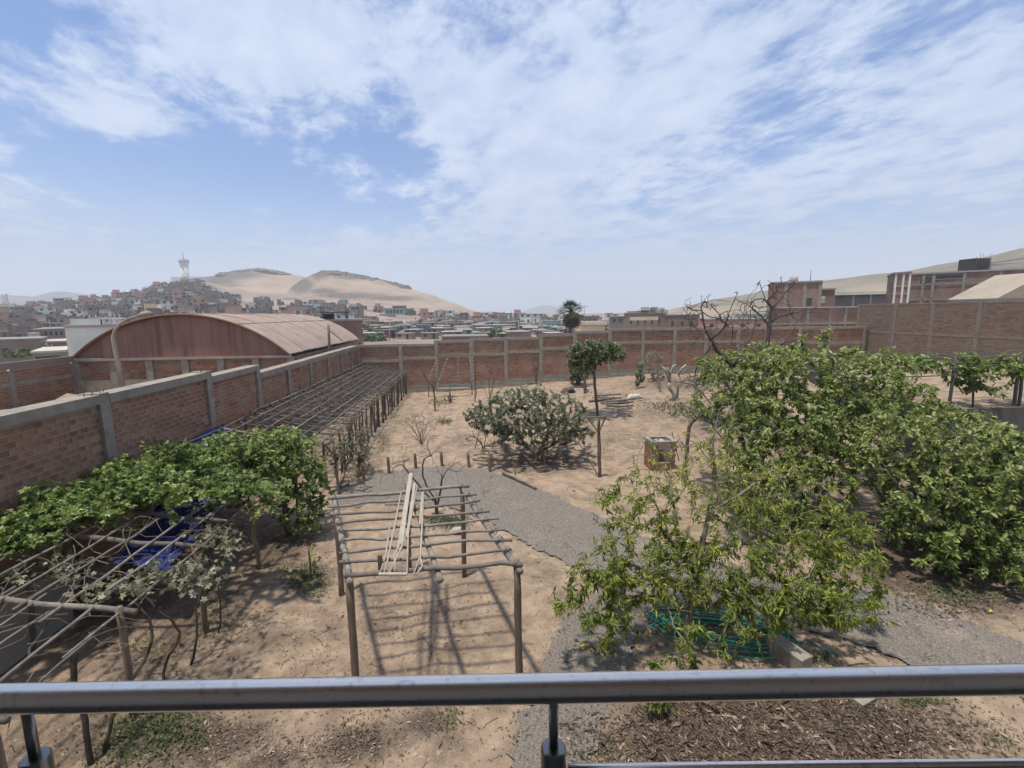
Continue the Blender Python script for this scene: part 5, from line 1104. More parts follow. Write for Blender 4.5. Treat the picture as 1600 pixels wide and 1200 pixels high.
small_bare('small leafless tree growing out of the green patch behind the pole frame', (683, 808), [[(683, 808), (680, 780), (668, 762), (660, 742), (662, 715)], [(683, 790), (688, 770), (690, 750), (700, 730)], [(681, 785), (664, 770), (648, 750), (632, 730)], [(683, 795), (684, 775), (676, 755)]],
           [(662, 700), (652, 712), (640, 705), (628, 700), (615, 712), (607, 722), (602, 735), (612, 742), (622, 728), (685, 705), (695, 712), (672, 712), (712, 715), (722, 728), (728, 740), (715, 742), (705, 722), (645, 735), (630, 752), (615, 752), (600, 742), (692, 735), (655, 725), (668, 735), (640, 722), (698, 752), (625, 715), (678, 725)], .8)
small_bare('thin leafless young tree in front of the far wall beside the striped swing', (680, 642), [[(680, 642), (679, 620), (676, 600)], [(677, 605), (665, 590), (660, 580)], [(678, 608), (683, 592), (684, 582)]], [(655, 572), (660, 578), (668, 575), (676, 578), (684, 572), (690, 580), (664, 585), (670, 582), (652, 580)], .5, .007, .05)
for lab, bp, px in [('spindly leafless shrub in front of the middle wall pilaster', (765, 628), [(762, 590, 20, 26, 31, 32), (770, 580, 14, 18, 31, 32)]), ('spindly bare sapling against the brick right of the swing', (742, 628), [(745, 590, 12, 28, 30.8, 31.6)]), ('thin dry sapling standing before the wall above the dusty tree', (838, 600), [(838, 572, 9, 14, 35, 35.8)])]:
    fan_shrub(lab, onG(*bp), px, 31, 45, .007, .05, stems=5)
b = onG(704, 630); fan_shrub('dark burnt looking stump with upright spikes near the striped swing', b, [(702, 622, 12, 6, b[1] - .5, b[1] + .5), (704, 612, 2, 8, b[1] - .1, b[1] + .1)], 30, 26, .02, .09, stems=8, bark='bark_grey', name='spiky_stump', cat='stump')
fan_shrub('low brown brush of thin stems under the left side of the dusty tree', onG(755, 700), [(750, 682, 36, 16, 18.5, 21), (790, 690, 30, 14, 18, 20)], 19, 120, .005, .05, stems=10, name='dry_brush')
# plants by the far wall, right of the umbrella tree
b = onG(1032, 612); fan_shrub('dry leafy shrub with a few pale green leaves by the far wall', b, [(1022, 565, 14, 22, 33, 34.5), (1030, 585, 18, 18, 33, 34.5)], 34, 90, .008, .06, stems=7, name='dry_shrub',
      leafy=dict(mat=M['leaf_dusty'], shape='oval', per=8, back=.5, L=.14, Lj=.3, wr=.45, spread=.8, droop=.3, upn=.5, tint=(.0, .8)))
b = onG(998, 607); t = thing('cactus', b, 'small dark paddle cactus standing before the far wall', 'cactus'); m = MB()
for k in range(5):
    c = b + A3(rng.uniform(-.2, .3), 0, .4 + k * .28); m.tube([c + A3(0, 0, -.28), c + A3(.02, 0, -.1), c + A3(.04, 0, .15), c + A3(.05, 0, .3)], [.06, .17, .2, .05], 7, .3)
m.build('paddle_stem', M['leaf_dark'], t, smooth=True)
def lopped():
    b = onG(1053, 625); Y = b[1]; t = thing('lopped_tree', b, 'lopped tree with whitewashed bent trunk by the far wall', 'tree'); m = MB()
    m.tube([b, at(1054, 618, Y), at(1050, 611, Y), at(1044, 604, Y), at(1046, 598, Y)], [.14, .13, .13, .12, .1], 7); m.build('trunk', M['white_bark'], t, smooth=True)
    m = MB()
    for l in ([(1046, 600), (1047, 585), (1052, 572), (1056, 570)], [(1046, 596), (1040, 580), (1036, 574)], [(1058, 622), (1060, 600), (1057, 585)], [(1057, 590), (1066, 575), (1072, 570)], [(1047, 586), (1042, 575)]):
        P = [at(x, y, Y + rng.uniform(-.2, .2)) for x, y in l]; m.tube(P, np.linspace(.08, .05, len(P)), 6)
    m.build('branch', M['white_bark'], t, smooth=True)
lopped()
for lab, bp, px in [('tangle of grey bare twigs under the bare trees by the wall', (1090, 625), [(1085, 590, 35, 25, 29, 33), (1110, 600, 30, 20, 29, 33)]), ('low bare bush in front of the far wall near the bare tree', (1130, 610), [(1140, 585, 30, 20, 31, 34)])]:
    fan_shrub(lab, onG(*bp), px, 31, 90, .008, .06, stems=8, name='bare_bush', leafy=dict(mat=M['leaf_dusty'], shape='oval', per=2, back=.5, L=.14, Lj=.3, wr=.45, spread=.8, droop=.3, upn=.5, tint=(.0, .6)))
small_bare('arching leafless young tree between the brick box and the lopped tree', (1135, 700), [[(1135, 700), (1130, 665), (1118, 640), (1098, 615), (1080, 600), (1060, 597)], [(1110, 632), (1085, 612)], [(1132, 680), (1110, 660), (1095, 645)]], [(1045, 592), (1052, 600), (1068, 596), (1078, 590), (1090, 600), (1100, 598), (1085, 640), (1080, 650), (1092, 640), (1105, 650), (1115, 625)], .8, .006, .045)

# ------------------------------------------------------------------ long pergola with grape vines along the left wall
PX0, PX1 = -8.55, -5.2
def pz(x): return 1.70 + (PX1 - x) / (PX1 - PX0) * .62
def pergola_long():
    t = thing('pergola', (-6.9, 20, 0), 'long weathered pole pergola sloping from the left wall to a row of crooked posts', 'pergola')
    ys = [3.2, 5.0, 6.82, 8.77, 9.9, 11.06, 13.2, 16.3]; y = 17.3
    while y < 36.4: ys.append(y); y += .72 + rng.uniform(-.1, .1)
    for i, y in enumerate(ys):
        far = y > 17; r = .05 if not far else .038
        a = (PX0 - .15 + rng.uniform(-.05, .1), y + rng.uniform(-.08, .08), pz(PX0) + rng.uniform(-.03, .03)); b = (PX1 + rng.uniform(.05, .35), y + rng.uniform(-.08, .08), pz(PX1) + rng.uniform(-.03, .03))
        add_pole('cross_pole', a, b, r, r * .85, M['wood'] if not far else M['wood_grey'], t, 7, .02)
    for y in [3.2, 5.0, 6.82, 8.77, 11.06, 13.6, 16.3, 18, 19.2, 20.1, 21.4, 22.3, 23.6, 24.4, 25.5, 26.6, 27.5, 28.8, 29.9, 31.2, 32.3, 33.6, 34.8, 36]:
        n = 1 if y < 17 else 2
        for k in range(n):
            x = PX1 + rng.uniform(-.08, .08); yy = y + k * rng.uniform(.15, .4); r = .055 if y < 17 else .042
            add_pole('post', (x, yy, -.1), (x + rng.uniform(-.05, .05), yy + rng.uniform(-.06, .06), pz(PX1) + (.12 if y < 17 else .0)), r, r * .85, M['wood_post'] if y < 17 else M['wood_grey'], t, 8, .015)
    for y in np.arange(5, 36.5, 2.6): add_pole('wall_post', (PX0 + .02, y, -.1), (PX0 + .02, y, pz(PX0)), .05, .045, M['wood_grey'], t, 7, .012)
    for x in np.arange(PX0 + .12, PX1 + .05, .40):
        y = 2.6 + rng.uniform(0, .8)
        while y < 36:
            L = rng.uniform(3.2, 5.2); y1 = min(y + L, 36.6); far = y > 16; r = rng.uniform(.02, .028) if not far else rng.uniform(.024, .031)
            x0, x1 = x + rng.uniform(-.07, .07), x + rng.uniform(-.07, .07); add_pole('long_pole', (x0, y, pz(x0) + (.11 if far else .065) + rng.uniform(-.01, .02)), (x1, y1, pz(x1) + (.11 if far else .065) + rng.uniform(-.01, .02)), r, r * .8, M['wood'], t, 6, .009, 7)
            y = y1 - rng.uniform(.2, .5)
    # bare canes tied over the far half
    v = thing('grape_vine', (-6.9, 27, 0), 'leafless grape canes tangled over the far half of the long pergola', 'vine'); m = MB()
    for k in range(980):
        x, y = rng.uniform(PX0 + .2, PX1 + .1), rng.uniform(17.5, 36.2); a = rng.uniform(0, 6.3); n = 6; P = []
        for i in range(n): P.append([x, y, pz(x) + .06 + rng.uniform(-.05, .10)]); a += rng.normal(0, .6); x = np.clip(x + math.cos(a) * .28, PX0 + .1, PX1 + .25); y += math.sin(a) * .28
        m.tube(P, rng.uniform(.005, .010), 3, cap=False)
    tag(m.build('cane', M['wood_grey'], v), kind='stuff')
    for y in np.arange(18.5, 36, 1.15):
        x = PX1 + rng.uniform(-.35, .15); P = [[x, y, -.05]]
        for i in range(6): P.append([x + rng.normal(0, .05) * 1.3, y + rng.normal(0, .06), pz(PX1) * (i + 1) / 6])
        m = MB(); m.tube(P, np.linspace(.03, .02, 7), 5); m.build('stem', M['vine_bark'], v, smooth=True)
pergola_long()

def smooth_line(P, k=4):
    P = np.array(P, float); Q = np.vstack([2 * P[0] - P[1], P, 2 * P[-1] - P[-2]]); out = []
    for i in range(1, len(Q) - 2):
        for t in np.linspace(0, 1, k, endpoint=False):
            out.append(.5 * (2 * Q[i] + (Q[i + 1] - Q[i - 1]) * t + (2 * Q[i - 1] - 5 * Q[i] + 4 * Q[i + 1] - Q[i + 2]) * t * t + (3 * Q[i] - Q[i - 1] - 3 * Q[i + 1] + Q[i + 2]) * t ** 3))
    out.append(P[-1]); out = np.array(out); return out + rng.normal(0, .008, out.shape)
def vine_near():
    # leafy part: a mat of leaves over the poles
    base = A3(-8.2, 8.6, 0)
    v = thing('grape_vine', base, 'leafy green grape vine matted over the near end of the long pergola', 'vine')
    regs = [(-8.7, -7.0, 8.0, 10.4, .45), (-8.7, -7.6, 6.6, 8.6, .35), (-8.7, -6.6, 9.8, 12.5, .55), (-8.3, -5.9, 11.2, 14.0, .6), (-7.4, -5.4, 12.0, 14.6, .55), (-7.4, -6.0, 8.9, 11.0, .3), (-8.6, -7.4, 6.8, 8.4, .3)]
    tg = []
    for x0, x1, y0, y1, h in regs:
        n = int((x1 - x0) * (y1 - y0) * 34)
        for _ in range(n):
            x, y = rng.uniform(x0, x1), rng.uniform(y0, y1); bump_ = .5 + .5 * math.sin(x * 3.1 + y * 1.3) * math.sin(y * 2.3 - x); tg.append([x + rng.normal(0, .12), y + rng.normal(0, .15), pz(x) + .08 + h * bump_ * rng.uniform(0, 1.1)])
    for x, y, rx, ry, n in ((90, 800, 110, 24, 120), (250, 768, 90, 16, 110), (370, 762, 70, 18, 110), (60, 770, 70, 24, 90), (180, 740, 120, 30, 150), (300, 720, 90, 30, 120)):
        for _ in range(n): q = on(x + rng.normal(0, rx * .5), y + rng.normal(0, ry * .5), 2.25 + rng.uniform(0, .35)); tg.append(q.tolist()) if q[0] > -8.7 else None
    nk = len(tg); tg = np.array(tg); k = (np.arange(nk) > nk - 400) | ~((tg[:, 0] > -7.3) & (tg[:, 1] < 11.4) & (tg[:, 0] + 7.3 > (tg[:, 1] - 8.6) * .35 + .25)); tg = tg[k]
    tr = [[base, A3(-8.2, 8.7, 1.0), A3(-8.1, 8.9, 2.2), A3(-7.6, 10.5, 2.35), A3(-7.2, 12.5, 2.3)], [A3(-8.1, 8.9, 2.2), A3(-7.9, 8.0, 2.3)], [A3(-7.6, 10.5, 2.35), A3(-6.6, 11.2, 2.15)], [A3(-7.2, 12.5, 2.3), A3(-6.0, 13.2, 2.0)]]
    tg = np.concatenate([tg, [q + A3(rng.uniform(-.1, .5), rng.uniform(-.2, .2), -rng.uniform(.2, .75)) for q in tg[rng.integers(0, len(tg), 90)] if q[0] > -7.6], [q + A3(0, 0, rng.uniform(.1, .35)) for q in tg[rng.integers(0, len(tg), 120)]]])
    NP, Pa, R, tips, DIR = grow(tr, tg, .004, .05, .16, .02, .1); m = MB(); tubes(m, NP, Pa, R); m.build('stem', M['bark'], v, smooth=True)
    P, D, N, L, Wd = sprays(NP, Pa, tips, DIR, per=20, back=.45, L=.10, Lj=.28, wr=.95, spread=.8, droop=.3, upn=1.1)
    per_t = rng.uniform(-.2, .2, 4096); cell = (np.floor(P[:, 0] / .3) * 73 + np.floor(P[:, 1] / .3) * 179).astype(int) % 4096
    leaves('foliage', v, M['leaf_vine'], P, D, N, L, Wd, np.clip(tint_of(len(P), -.05, .95) + per_t[cell] * 1.4, 0, 1), 'lobed', 300)
    # tree that rises through the pergola edge
    b = onG(452, 838)
    plant('leafy_tree', 'dense small leaved green tree with dark trunk at the edge of the long pergola', 'tree', b, [[b, b + A3(-.05, 0, .6), b + A3(-.1, .1, 1.2), b + A3(-.3, .3, 2.0)], [b + A3(-.1, .1, 1.2), b + A3(-.9, .4, 2)], [b + A3(-.08, .1, 1.0), b + A3(.3, .1, 1.8)]],
          blobs([(420, 715, 75, 46, 12, 14.3, 1.2), (470, 735, 40, 55, 12.2, 14, 1.1), (480, 790, 26, 40, 12.2, 13.4, .9), (360, 720, 60, 46, 12, 14.5, 1), (330, 745, 50, 30, 12, 14, .7), (400, 770, 60, 26, 12, 13.2, .6), (425, 790, 16, 26, 12, 13, .5), (470, 815, 34, 20, 12, 12.9, .9), (500, 770, 18, 50, 12.3, 13.2, .8), (440, 690, 60, 24, 12.5, 14.5, .8)], 800), .004, .085, M['bark_grey'], seg=.15,
          crown=dict(mat=M['leaf_vine'], shape='oval', per=20, back=.4, L=.088, Lj=.28, wr=.62, spread=.8, droop=.2, upn=.8, tint=(.05, .95)))
    # bare canes and few dusty leaves over the nearest bay
    v = thing('grape_vine', (-5.3, 7.5, 0), 'mostly leafless grape vine with pale dusty leaf tufts over the nearest bay', 'vine'); m = MB()
    for k in range(80):
        x, y = rng.uniform(-8.2, PX1 + .2), rng.uniform(4.8, 11.0); a = rng.uniform(0, 6.3); P = []
        for i in range(9): P.append([x, y, pz(x) + .08 + .12 * math.sin(i * .7 + k) + rng.uniform(-.03, .03)]); a += rng.normal(0, .45); x = min(x + math.cos(a) * .16, PX1 + .5); y += math.sin(a) * .16
        m.tube(P, np.linspace(rng.uniform(.005, .011), .003, 9), 4, cap=False)
    tag(m.build('cane', M['cane_brown'], v), kind='stuff')
    for l, r in [([(-5.0, 7.1, 0), (-5.05, 7.3, .5), (-4.9, 7.5, .9), (-5.15, 7.45, 1.35), (-5.5, 7.5, 1.75)], .045), ([(-5.05, 7.9, 0), (-4.95, 8.0, .45), (-5.0, 8.15, .9), (-4.9, 8.3, 1.4), (-5.4, 8.4, 1.75)], .04), ([(-5.25, 6.2, 0), (-5.15, 6.4, .6), (-5.0, 6.9, 1.0), (-5.05, 7.1, 1.4), (-5.4, 7.2, 1.72)], .05), ([(-5.0, 8.75, 0), (-4.95, 8.8, .8), (-5.1, 8.8, 1.65)], .03)]:
        l = smooth_line(l); m = MB(); m.tube(l, np.linspace(r * .55, r * .32, len(l)), 7); m.build('stem', M['vine_bark'], v, smooth=True)
    P = []
    for x, y, Y, rx, ry, n in [(95, 880, 0, 55, 30, 130), (190, 915, 0, 40, 18, 70), (330, 838, 0, 45, 28, 120), (250, 900, 0, 60, 30, 90), (310, 895, 0, 50, 40, 120), (30, 900, 0, 40, 20, 50), (360, 850, 0, 25, 25, 50), (40, 745, 0, 40, 20, 40), (150, 930, 0, 50, 20, 40)]:
        for _ in range(n):
            p = on(x + rng.normal(0, rx * .45), y + rng.normal(0, ry * .45), 1.85 + rng.uniform(-.35, .2)); P.append(p)
    P = np.array(P); n = len(P); D = norm(rng.normal(0, 1, (n, 3)) + A3(0, 0, -.5)); N = norm(rng.normal(0, .6, (n, 3)) + A3(0, 0, 1)); L = rng.uniform(.06, .12, n)
    leaves('foliage', v, M['leaf_dusty'], P, D, N, L, L * .9, np.clip(rng.normal(.35, .3, n), 0, 1), 'lobed')
    for lab, bx, pts in [('thin bent vine trunk left of the rail post at lower left', (142, 1195), [(142, 1195), (140, 1150), (135, 1118), (104, 1060), (108, 1030)])]:
        b = onG(*bx); Y = b[1]; P = [b, b + A3(0, 0, .4), b + A3(-.02, .05, .8), b + A3(-.15, .1, 1.15), b + A3(-.12, .15, 1.5)]
        tt = plant('bare_vine', lab, 'vine', b, [P], [P[-1] + q for q in (A3(-.5, .1, .25), A3(-.9, .3, .3), A3(.1, .1, .3), A3(-.3, -.2, .2), A3(.3, .3, .2), A3(-.6, .5, .35))], .005, .036, M['vine_bark'], seg=.12, wob=.015)
vine_near()
# dry leafy bushes at the open side of the pergola
for lab, bp, px in [('dark stemmed bush with greyish leaves against the pergola posts', (530, 772), [(535, 705, 28, 30, 15.6, 17.2), (550, 690, 22, 20, 16, 17.5), (520, 700, 18, 25, 15.6, 17)]), ('second greyish bush by the pergola posts, beside the stake row', (558, 745), [(570, 690, 16, 26, 17.5, 19), (565, 715, 14, 18, 17.5, 18.6)])]:
    fan_shrub(lab, onG(*bp), px, 16, 110, .006, .06, stems=8, name='leafy_bush', bark='bark_grey', leafy=dict(mat=M['leaf_dusty'], shape='oval', per=8, back=.45, L=.09, Lj=.3, wr=.5, spread=.8, droop=.3, upn=.5, tint=(-.1, .6)))
# blue tarps
def tarp(name, label, corners, nx, ny, sagz, wr):
    c = [np.array(q, float) for q in corners]; V = []
    for j in range(ny + 1):
        for i in range(nx + 1):
            u, w = i / nx, j / ny; p = (c[0] * (1 - u) + c[1] * u) * (1 - w) + (c[3] * (1 - u) + c[2] * u) * w
            p = p + A3(0, 0, -sagz * math.sin(u * math.pi) * math.sin(w * math.pi)) + rng.normal(0, wr, 3); V.append(p)
    V = np.array(V); k = (np.arange(ny)[:, None] * (nx + 1) + np.arange(nx)).ravel(); F = np.stack([k, k + 1, k + nx + 2, k + nx + 1], 1); n = len(V); m = MB(); m.add(V, F); m.add(V + A3(0, 0, -.006), F[:, ::-1])
    o = m.build(name, M['tarp'], None, smooth=True); return tag(o, label, 'tarp')
tarp('blue_tarp', 'deep blue plastic tarp slung under the poles of the near pergola', [on(178, 880, 1.35), on(262, 888, 1.2), on(352, 783, 1.5), on(262, 770, 1.75)], 18, 24, .12, .015)
tarp('blue_tarp', 'blue tarp edge tied along the left wall above the vine', [(-8.70, 13.4, 2.35), (-7.7, 13.0, 2.12), (-7.7, 15.0, 2.12), (-8.70, 16.9, 2.35)], 8, 20, .06, .015)
m = MB(); m.box((-8.72, 4.5, 0), (-8.2, 9.5, 1.15)); o = m.build('water_trough', M['grey_wall']); tag(o, 'long grey concrete trough in shade under the near pergola by the wall', 'trough')

# ------------------------------------------------------------------ pole frame (open pergola) with planks and canes on top
def pole_frame():
    z = 2.12; fl, fr, rl, rr = on(545, 903, z), on(808, 886, z), on(524, 783, z), on(722, 765, z)
    t = thing('pole_frame', ((fl + fr + rl + rr) / 4) * A3(1, 1, 0), 'open wooden pole frame on posts with nine crossbars beside the gravel', 'pergola')
    for q, dx in ((fl, 0), (fr, .02), (rl, 0), (rr, 0)): add_pole('post', (q[0] + dx, q[1], -.1), (q[0], q[1], z - .03), .06, .055, M['wood_post'], t, 10, .003)
    for a, b in ((rl, fl), (rr, fr)): d = norm(b - a); add_pole('side_beam', a - d * .12, b + d * .12, .052, .055, M['wood_frame'], t, 9, .01)
    mf, mr_ = fl * .48 + fr * .52, rl * .42 + rr * .58; d = norm(mf - mr_); add_pole('middle_beam', mr_ - d * .75 + A3(0, 0, -.02), mf + d * .18 + A3(0, 0, -.03), .042, .05, M['wood_frame'], t, 8, .012)
    m_ = mr_ - d * .75; add_pole('post', (m_[0], m_[1], -.1), m_, .05, .045, M['wood_post'], t, 8, .01)
    ss = [0, .16, .285, .41, .525, .655, .765, .885, 1.0]
    for i, s in enumerate(ss):
        a, b = rl + (fl - rl) * s, rr + (fr - rr) * s; d = norm(b - a); r = .042 if i in (0, 8) else .028; up_ = .075 + .01 * rng.uniform(-1, 1)
        add_pole('crossbar', a - d * rng.uniform(.05, .18) + A3(0, 0, up_), b + d * rng.uniform(.05, .25) + A3(0, 0, up_), r, r * .9, M['wood_frame'], t, 8, .016, 9)
    for s in ss:                          # wire lashings where crossbars meet the side beams
        for a, b in ((rl, fl), (rr, fr)):
            c = a + (b - a) * s; d = norm(b - a); w = norm(np.cross(d, A3(0, 0, 1))); q = []
            for k in range(13): an = k / 6 * math.pi * 1.5; q.append(c + A3(0, 0, .03) + w * .057 * math.cos(an) + A3(0, 0, .1) * math.sin(an) + d * (.05 - .008 * k))
            m = MB(); m.tube(q, .0045, 4); m.build('wire_lashing', M['dark_metal'], t)
    zt = z + .15
    # things lying on the frame
    p, q = on(641, 737, zt + .02), on(624, 862, zt)
    d = norm(q - p); s = norm(np.cross(d, A3(0, 0, 1))); 
    def plank(label, p, q, w, th):
        d = norm(q - p); s = norm(np.cross(A3(0, 0, 1), d)); n = np.cross(d, s); m = MB(); m.obox((p + q) / 2, [d, s, n], (np.linalg.norm(q - p) / 2, w / 2, th / 2)); o = m.build('plank', M['plank']); tag(o, label, 'plank')
    plank('widest pale plank lying along the top of the pole frame', on(642, 740, zt + .05), on(624, 860, zt + .0), .085, .028)
    plank('narrow pale plank beside the widest plank on the pole frame', on(648, 755, zt + .03), on(636, 840, zt), .05, .025)
    plank('short narrow plank at right of the plank pile on the frame', on(660, 770, zt + .02), on(656, 820, zt), .035, .022)
    for lab, pts in [('longest pale cane right of the planks on the frame', [(662, 768), (658, 850), (657, 868), (646, 898)]), ('pale cane left of the planks reaching the front beam', [(627, 768), (618, 815), (605, 878), (600, 895)]), ('short cane at far left of the plank pile', [(609, 823), (603, 865), (595, 893)]),
                     ('thin cane crossing below the widest plank', [(625, 850), (616, 868), (618, 892)]), ('thin cane leaning left under the planks', [(634, 838), (622, 868), (607, 896)]), ('thin bent cane at the right of the front beam', [(656, 870), (660, 885), (650, 898)]), ('pale cane lying between two planks on the frame', [(652, 758), (638, 830), (636, 895)])]:
        P = [on(x, y, zt + .03 - .02 * i) for i, (x, y) in enumerate(pts)]; m = MB(); m.tube(P, np.linspace(.018, .013, len(P)), 6); o = m.build('cane', M['plank'], None, smooth=True); tag(o, lab, 'cane')
    a, b = on(592, 897, zt + .02), on(636, 897, zt + .02); plank('flat board end resting on the front beam of the frame', a, b, .06, .025)
    P0 = on(594, 880, zt); m = MB(); m.box(P0 + A3(-.03, -.03, -.1), P0 + A3(.03, .03, .14)); o = m.build('wood_block', M['wood_post']); tag(o, 'small dark wood block standing on the front beam of the frame', 'wood block')
pole_frame()

# ------------------------------------------------------------------ stakes, posts, brick box, swing and other yard things
for (x0, y0, y1), lab in zip([(569, 752, 724), (608, 740, 714), (650, 732, 708), (691, 728, 706), (733, 730, 707), (766, 737, 712)], ['leaning wooden stake nearest the long pergola', 'wooden stake second from the long pergola', 'wooden stake behind the small bare tree, left of its crown centre', 'wooden stake on the path edge between two bare branches', 'thick wooden stake at the top of the path bend', 'wooden stake closest to the dusty tree']):
    p = onG(x0, y0); q = at(x0 - 2, y1, p[1]); o = add_pole('stake', p + A3(0, 0, -.1), q, .06, .055, M['wood_post'], None, 8, .01); tag(o, lab, 'stake', 'wooden stakes along the path edge')
def clothes_post():
    p = onG(937, 746); q = at(935, 652, p[1]); t = thing('clothes_post', p, 'wooden T shaped clothes post with diagonal braces beside the dusty tree', 'post'); add_pole('post', p + A3(0, 0, -.1), q, .07, .055, M['wood_post'], t, 9)
    a, b = at(917, 653, p[1] - .1), at(948, 651, p[1] - .1); add_pole('crossbar', a, b, .035, .035, M['wood_post'], t, 7)
    for c in (a, b): add_pole('brace', c + (b - a) * (.05 if c is a else -.05), q + A3(0, -.08, -.55), .025, .025, M['wood_post'], t, 6)
    w = at(968, 680, p[1] + 1.5); o = add_pole('wire', b, w, .006, .006, M['wood_grey'], t, 4, 0)
clothes_post()
def brick_box():
    b0, b1 = onG(1017, 735), onG(1056, 735); y = (b0[1] + b1[1]) / 2; x0, x1 = b0[0], b1[0]; d = .8; g = float(gz(x0, y)) - .05; top = at(1035, 690, y)[2]
    t = thing('brick_box', ((x0 + x1) / 2, y + d / 2, g), 'small square brick basin with a concrete rim and dark opening on the sand', 'brick basin'); br = MB()
    m = MB(); m.box((x0 + .02, y + .02, g), (x0 + .28, y + .14, top - .1)); m.box((x1 - .16, y + .02, g), (x1 - .02, y + .14, top - .1)); m.box((x0 + .281, y + .02, g), (x1 - .161, y + .14, g + .35)); m.box((x0 + .02, y + .141, g), (x0 + .14, y + d - .02, top - .1)); m.box((x1 - .14, y + .141, g), (x1 - .02, y + d - .02, top - .1)); m.box((x0 + .141, y + d - .14, g), (x1 - .141, y + d - .02, top - .1)); m.build('mortar_core', M['mortar'], t)
    c, hu, hz, hn = brick_boxes(A3(x0, y + .02, g), A3(1, 0, 0), A3(0, -1, 0), x1 - x0, top - g - .1, 0, .29, .11, .02); k = ~((c[:, 0] > x0 + .26) & (c[:, 0] < x1 - .14) & (c[:, 2] > g + .36)); single_bricks(t, c[k], hu[k], hz, hn, A3(1, 0, 0), A3(0, -1, 0), M['brick'])
    c, hu, hz, hn = brick_boxes(A3(x0 + .02, y, g), A3(0, 1, 0), A3(-1, 0, 0), d, top - g - .1, 0, .29, .11, .02); single_bricks(t, c, hu, hz, hn, A3(0, 1, 0), A3(-1, 0, 0), M['brick'])
    for q in (((x0 - .03, y - .03, top - .097), (x1 + .03, y + .12, top)), ((x0 - .03, y + d - .12, top - .097), (x1 + .03, y + d + .03, top)), ((x0 - .03, y + .121, top - .097), (x0 + .12, y + d - .121, top)), ((x1 - .12, y + .121, top - .097), (x1 + .03, y + d - .121, top))): m = MB(); m.box(*q); m.build('rim', M['concrete'], t)
    m = MB(); m.box((x0 + .3, y + .3, top - .3), (x1 - .3, y + .6, top - .06)); o = m.build('sack', M['white_paint']); tag(o, 'pale folded sack lying inside the brick basin', 'sack')
    p = onG(1062, 722); add = add_pole('stick', p, at(1050, 675, p[1]), .02, .015, M['bark_grey'], None, 5); tag(add, 'thin dark stick leaning at the right of the brick basin', 'stick')
brick_box()
def swing():
    Y = 34.6; t = thing('swing_frame', A3(-1.6, Y, 0), 'light striped swing frame with rungs before the far wall', 'swing'); 
    for l in [[(681, 564), (669, 596)], [(700, 557), (687, 593)], [(715.6, 553), (716.3, 595)], [(732, 554), (739, 592)]]:
        a, b = at(*l[0], Y), at(*l[1], Y); m = MB(); n = 14
        for i in range(n): m.tube([a + (b - a) * i / n, a + (b - a) * (i + 1) / n], .035, 6, i % 2)
        m.build('striped_pole', M['stripe'], t)
    for l in [((669, 595), (721, 595)), ((680, 553.5), (733, 553))]: add_pole('bar', at(*l[0], Y), at(*l[1], Y), .035, .035, M['rebar'] if l[0][1] > 590 else M['wood'], t, 6, .0)
    for x in (669, 737): q = at(x, 594, Y); add_pole('leg', (q[0], Y, float(gz(q[0], Y)) - .1), q, .04, .04, M['wood_grey'], t, 6, .005)
    add_pole('rung', at(684, 607, Y), at(733, 606, Y), .05, .05, M['white_paint'], t, 6, .0)
swing()
b = onG(788, 705); m = MB(); m.tube([b + A3(0, 0, -.05), b + A3(0, 0, .33), b + A3(0, 0, .35)], [.17, .17, .15], 14); o = m.build('concrete_stub', M['white_paint'], None); tag(o, 'pale round concrete stub on the sand left of the dusty tree', 'concrete stub')
b = onG(715, 832); m = MB(); V, F, c = tube([b + A3(-.2, 0, .02), b + A3(-.1, 0, .06), b + A3(.1, .02, .07), b + A3(.22, 0, .02)], [.03, .09, .1, .03], 8); m.add(V, F); o = m.build('white_stone', M['white_paint'], None, smooth=True); tag(o, 'white stone beside the green patch behind the pole frame', 'stone')
def rubble():
    for k, (px, lab) in enumerate([((940, 627), 'dark plank leaning on the heap behind the clothes post'), ((960, 630), 'grey board lying flat on the heap by the umbrella tree'), ((968, 634), 'dark board at the right of the heap by the umbrella tree'), ((950, 622), 'short board on the back of the heap by the umbrella tree')]):
        p = onG(*px); a = rng.uniform(-.4, .3); d = norm(A3(math.cos(a), math.sin(a), .1)); s = norm(np.cross(A3(0, 0, 1), d)); m = MB(); m.obox(p + A3(0, 0, .12 + .03 * k), [d, s, np.cross(d, s)], (.8, .16, .03)); tag(m.build('board', M['dark_metal'] if k % 2 == 0 else M['wood_grey']), lab, 'board')
    for px, s, lab in [((993, 623), 1.0, 'pale boulder sized sand bag near the far wall'), ((975, 629), .6, 'pale lump of rubble beside the boards')]:
        p = onG(*px); m = MB(); V, F, c = tube([p + A3(-.55 * s, 0, .0), p + A3(-.35 * s, 0, .1 * s), p + A3(.2 * s, .1, .12 * s), p + A3(.55 * s, 0, 0)], [.05, .2 * s, .2 * s, .05], 9); m.add(V + rng.normal(0, .02, V.shape), F); tag(m.build('sand_bag', M['roof_light'], None, smooth=True), lab, 'sand bag')
    p = onG(887, 614); m = MB(); V, F, c = tube([p + A3(-.5, 0, .05), p + A3(-.2, 0, .2), p + A3(.25, .1, .22), p + A3(.5, 0, .05)], [.05, .2, .22, .05], 8); m.add(V + rng.normal(0, .04, V.shape), F); tag(m.build('brush_pile', M['twig_dark'], None), 'small dark brush pile on the ground near the far wall', 'brush pile')
rubble()
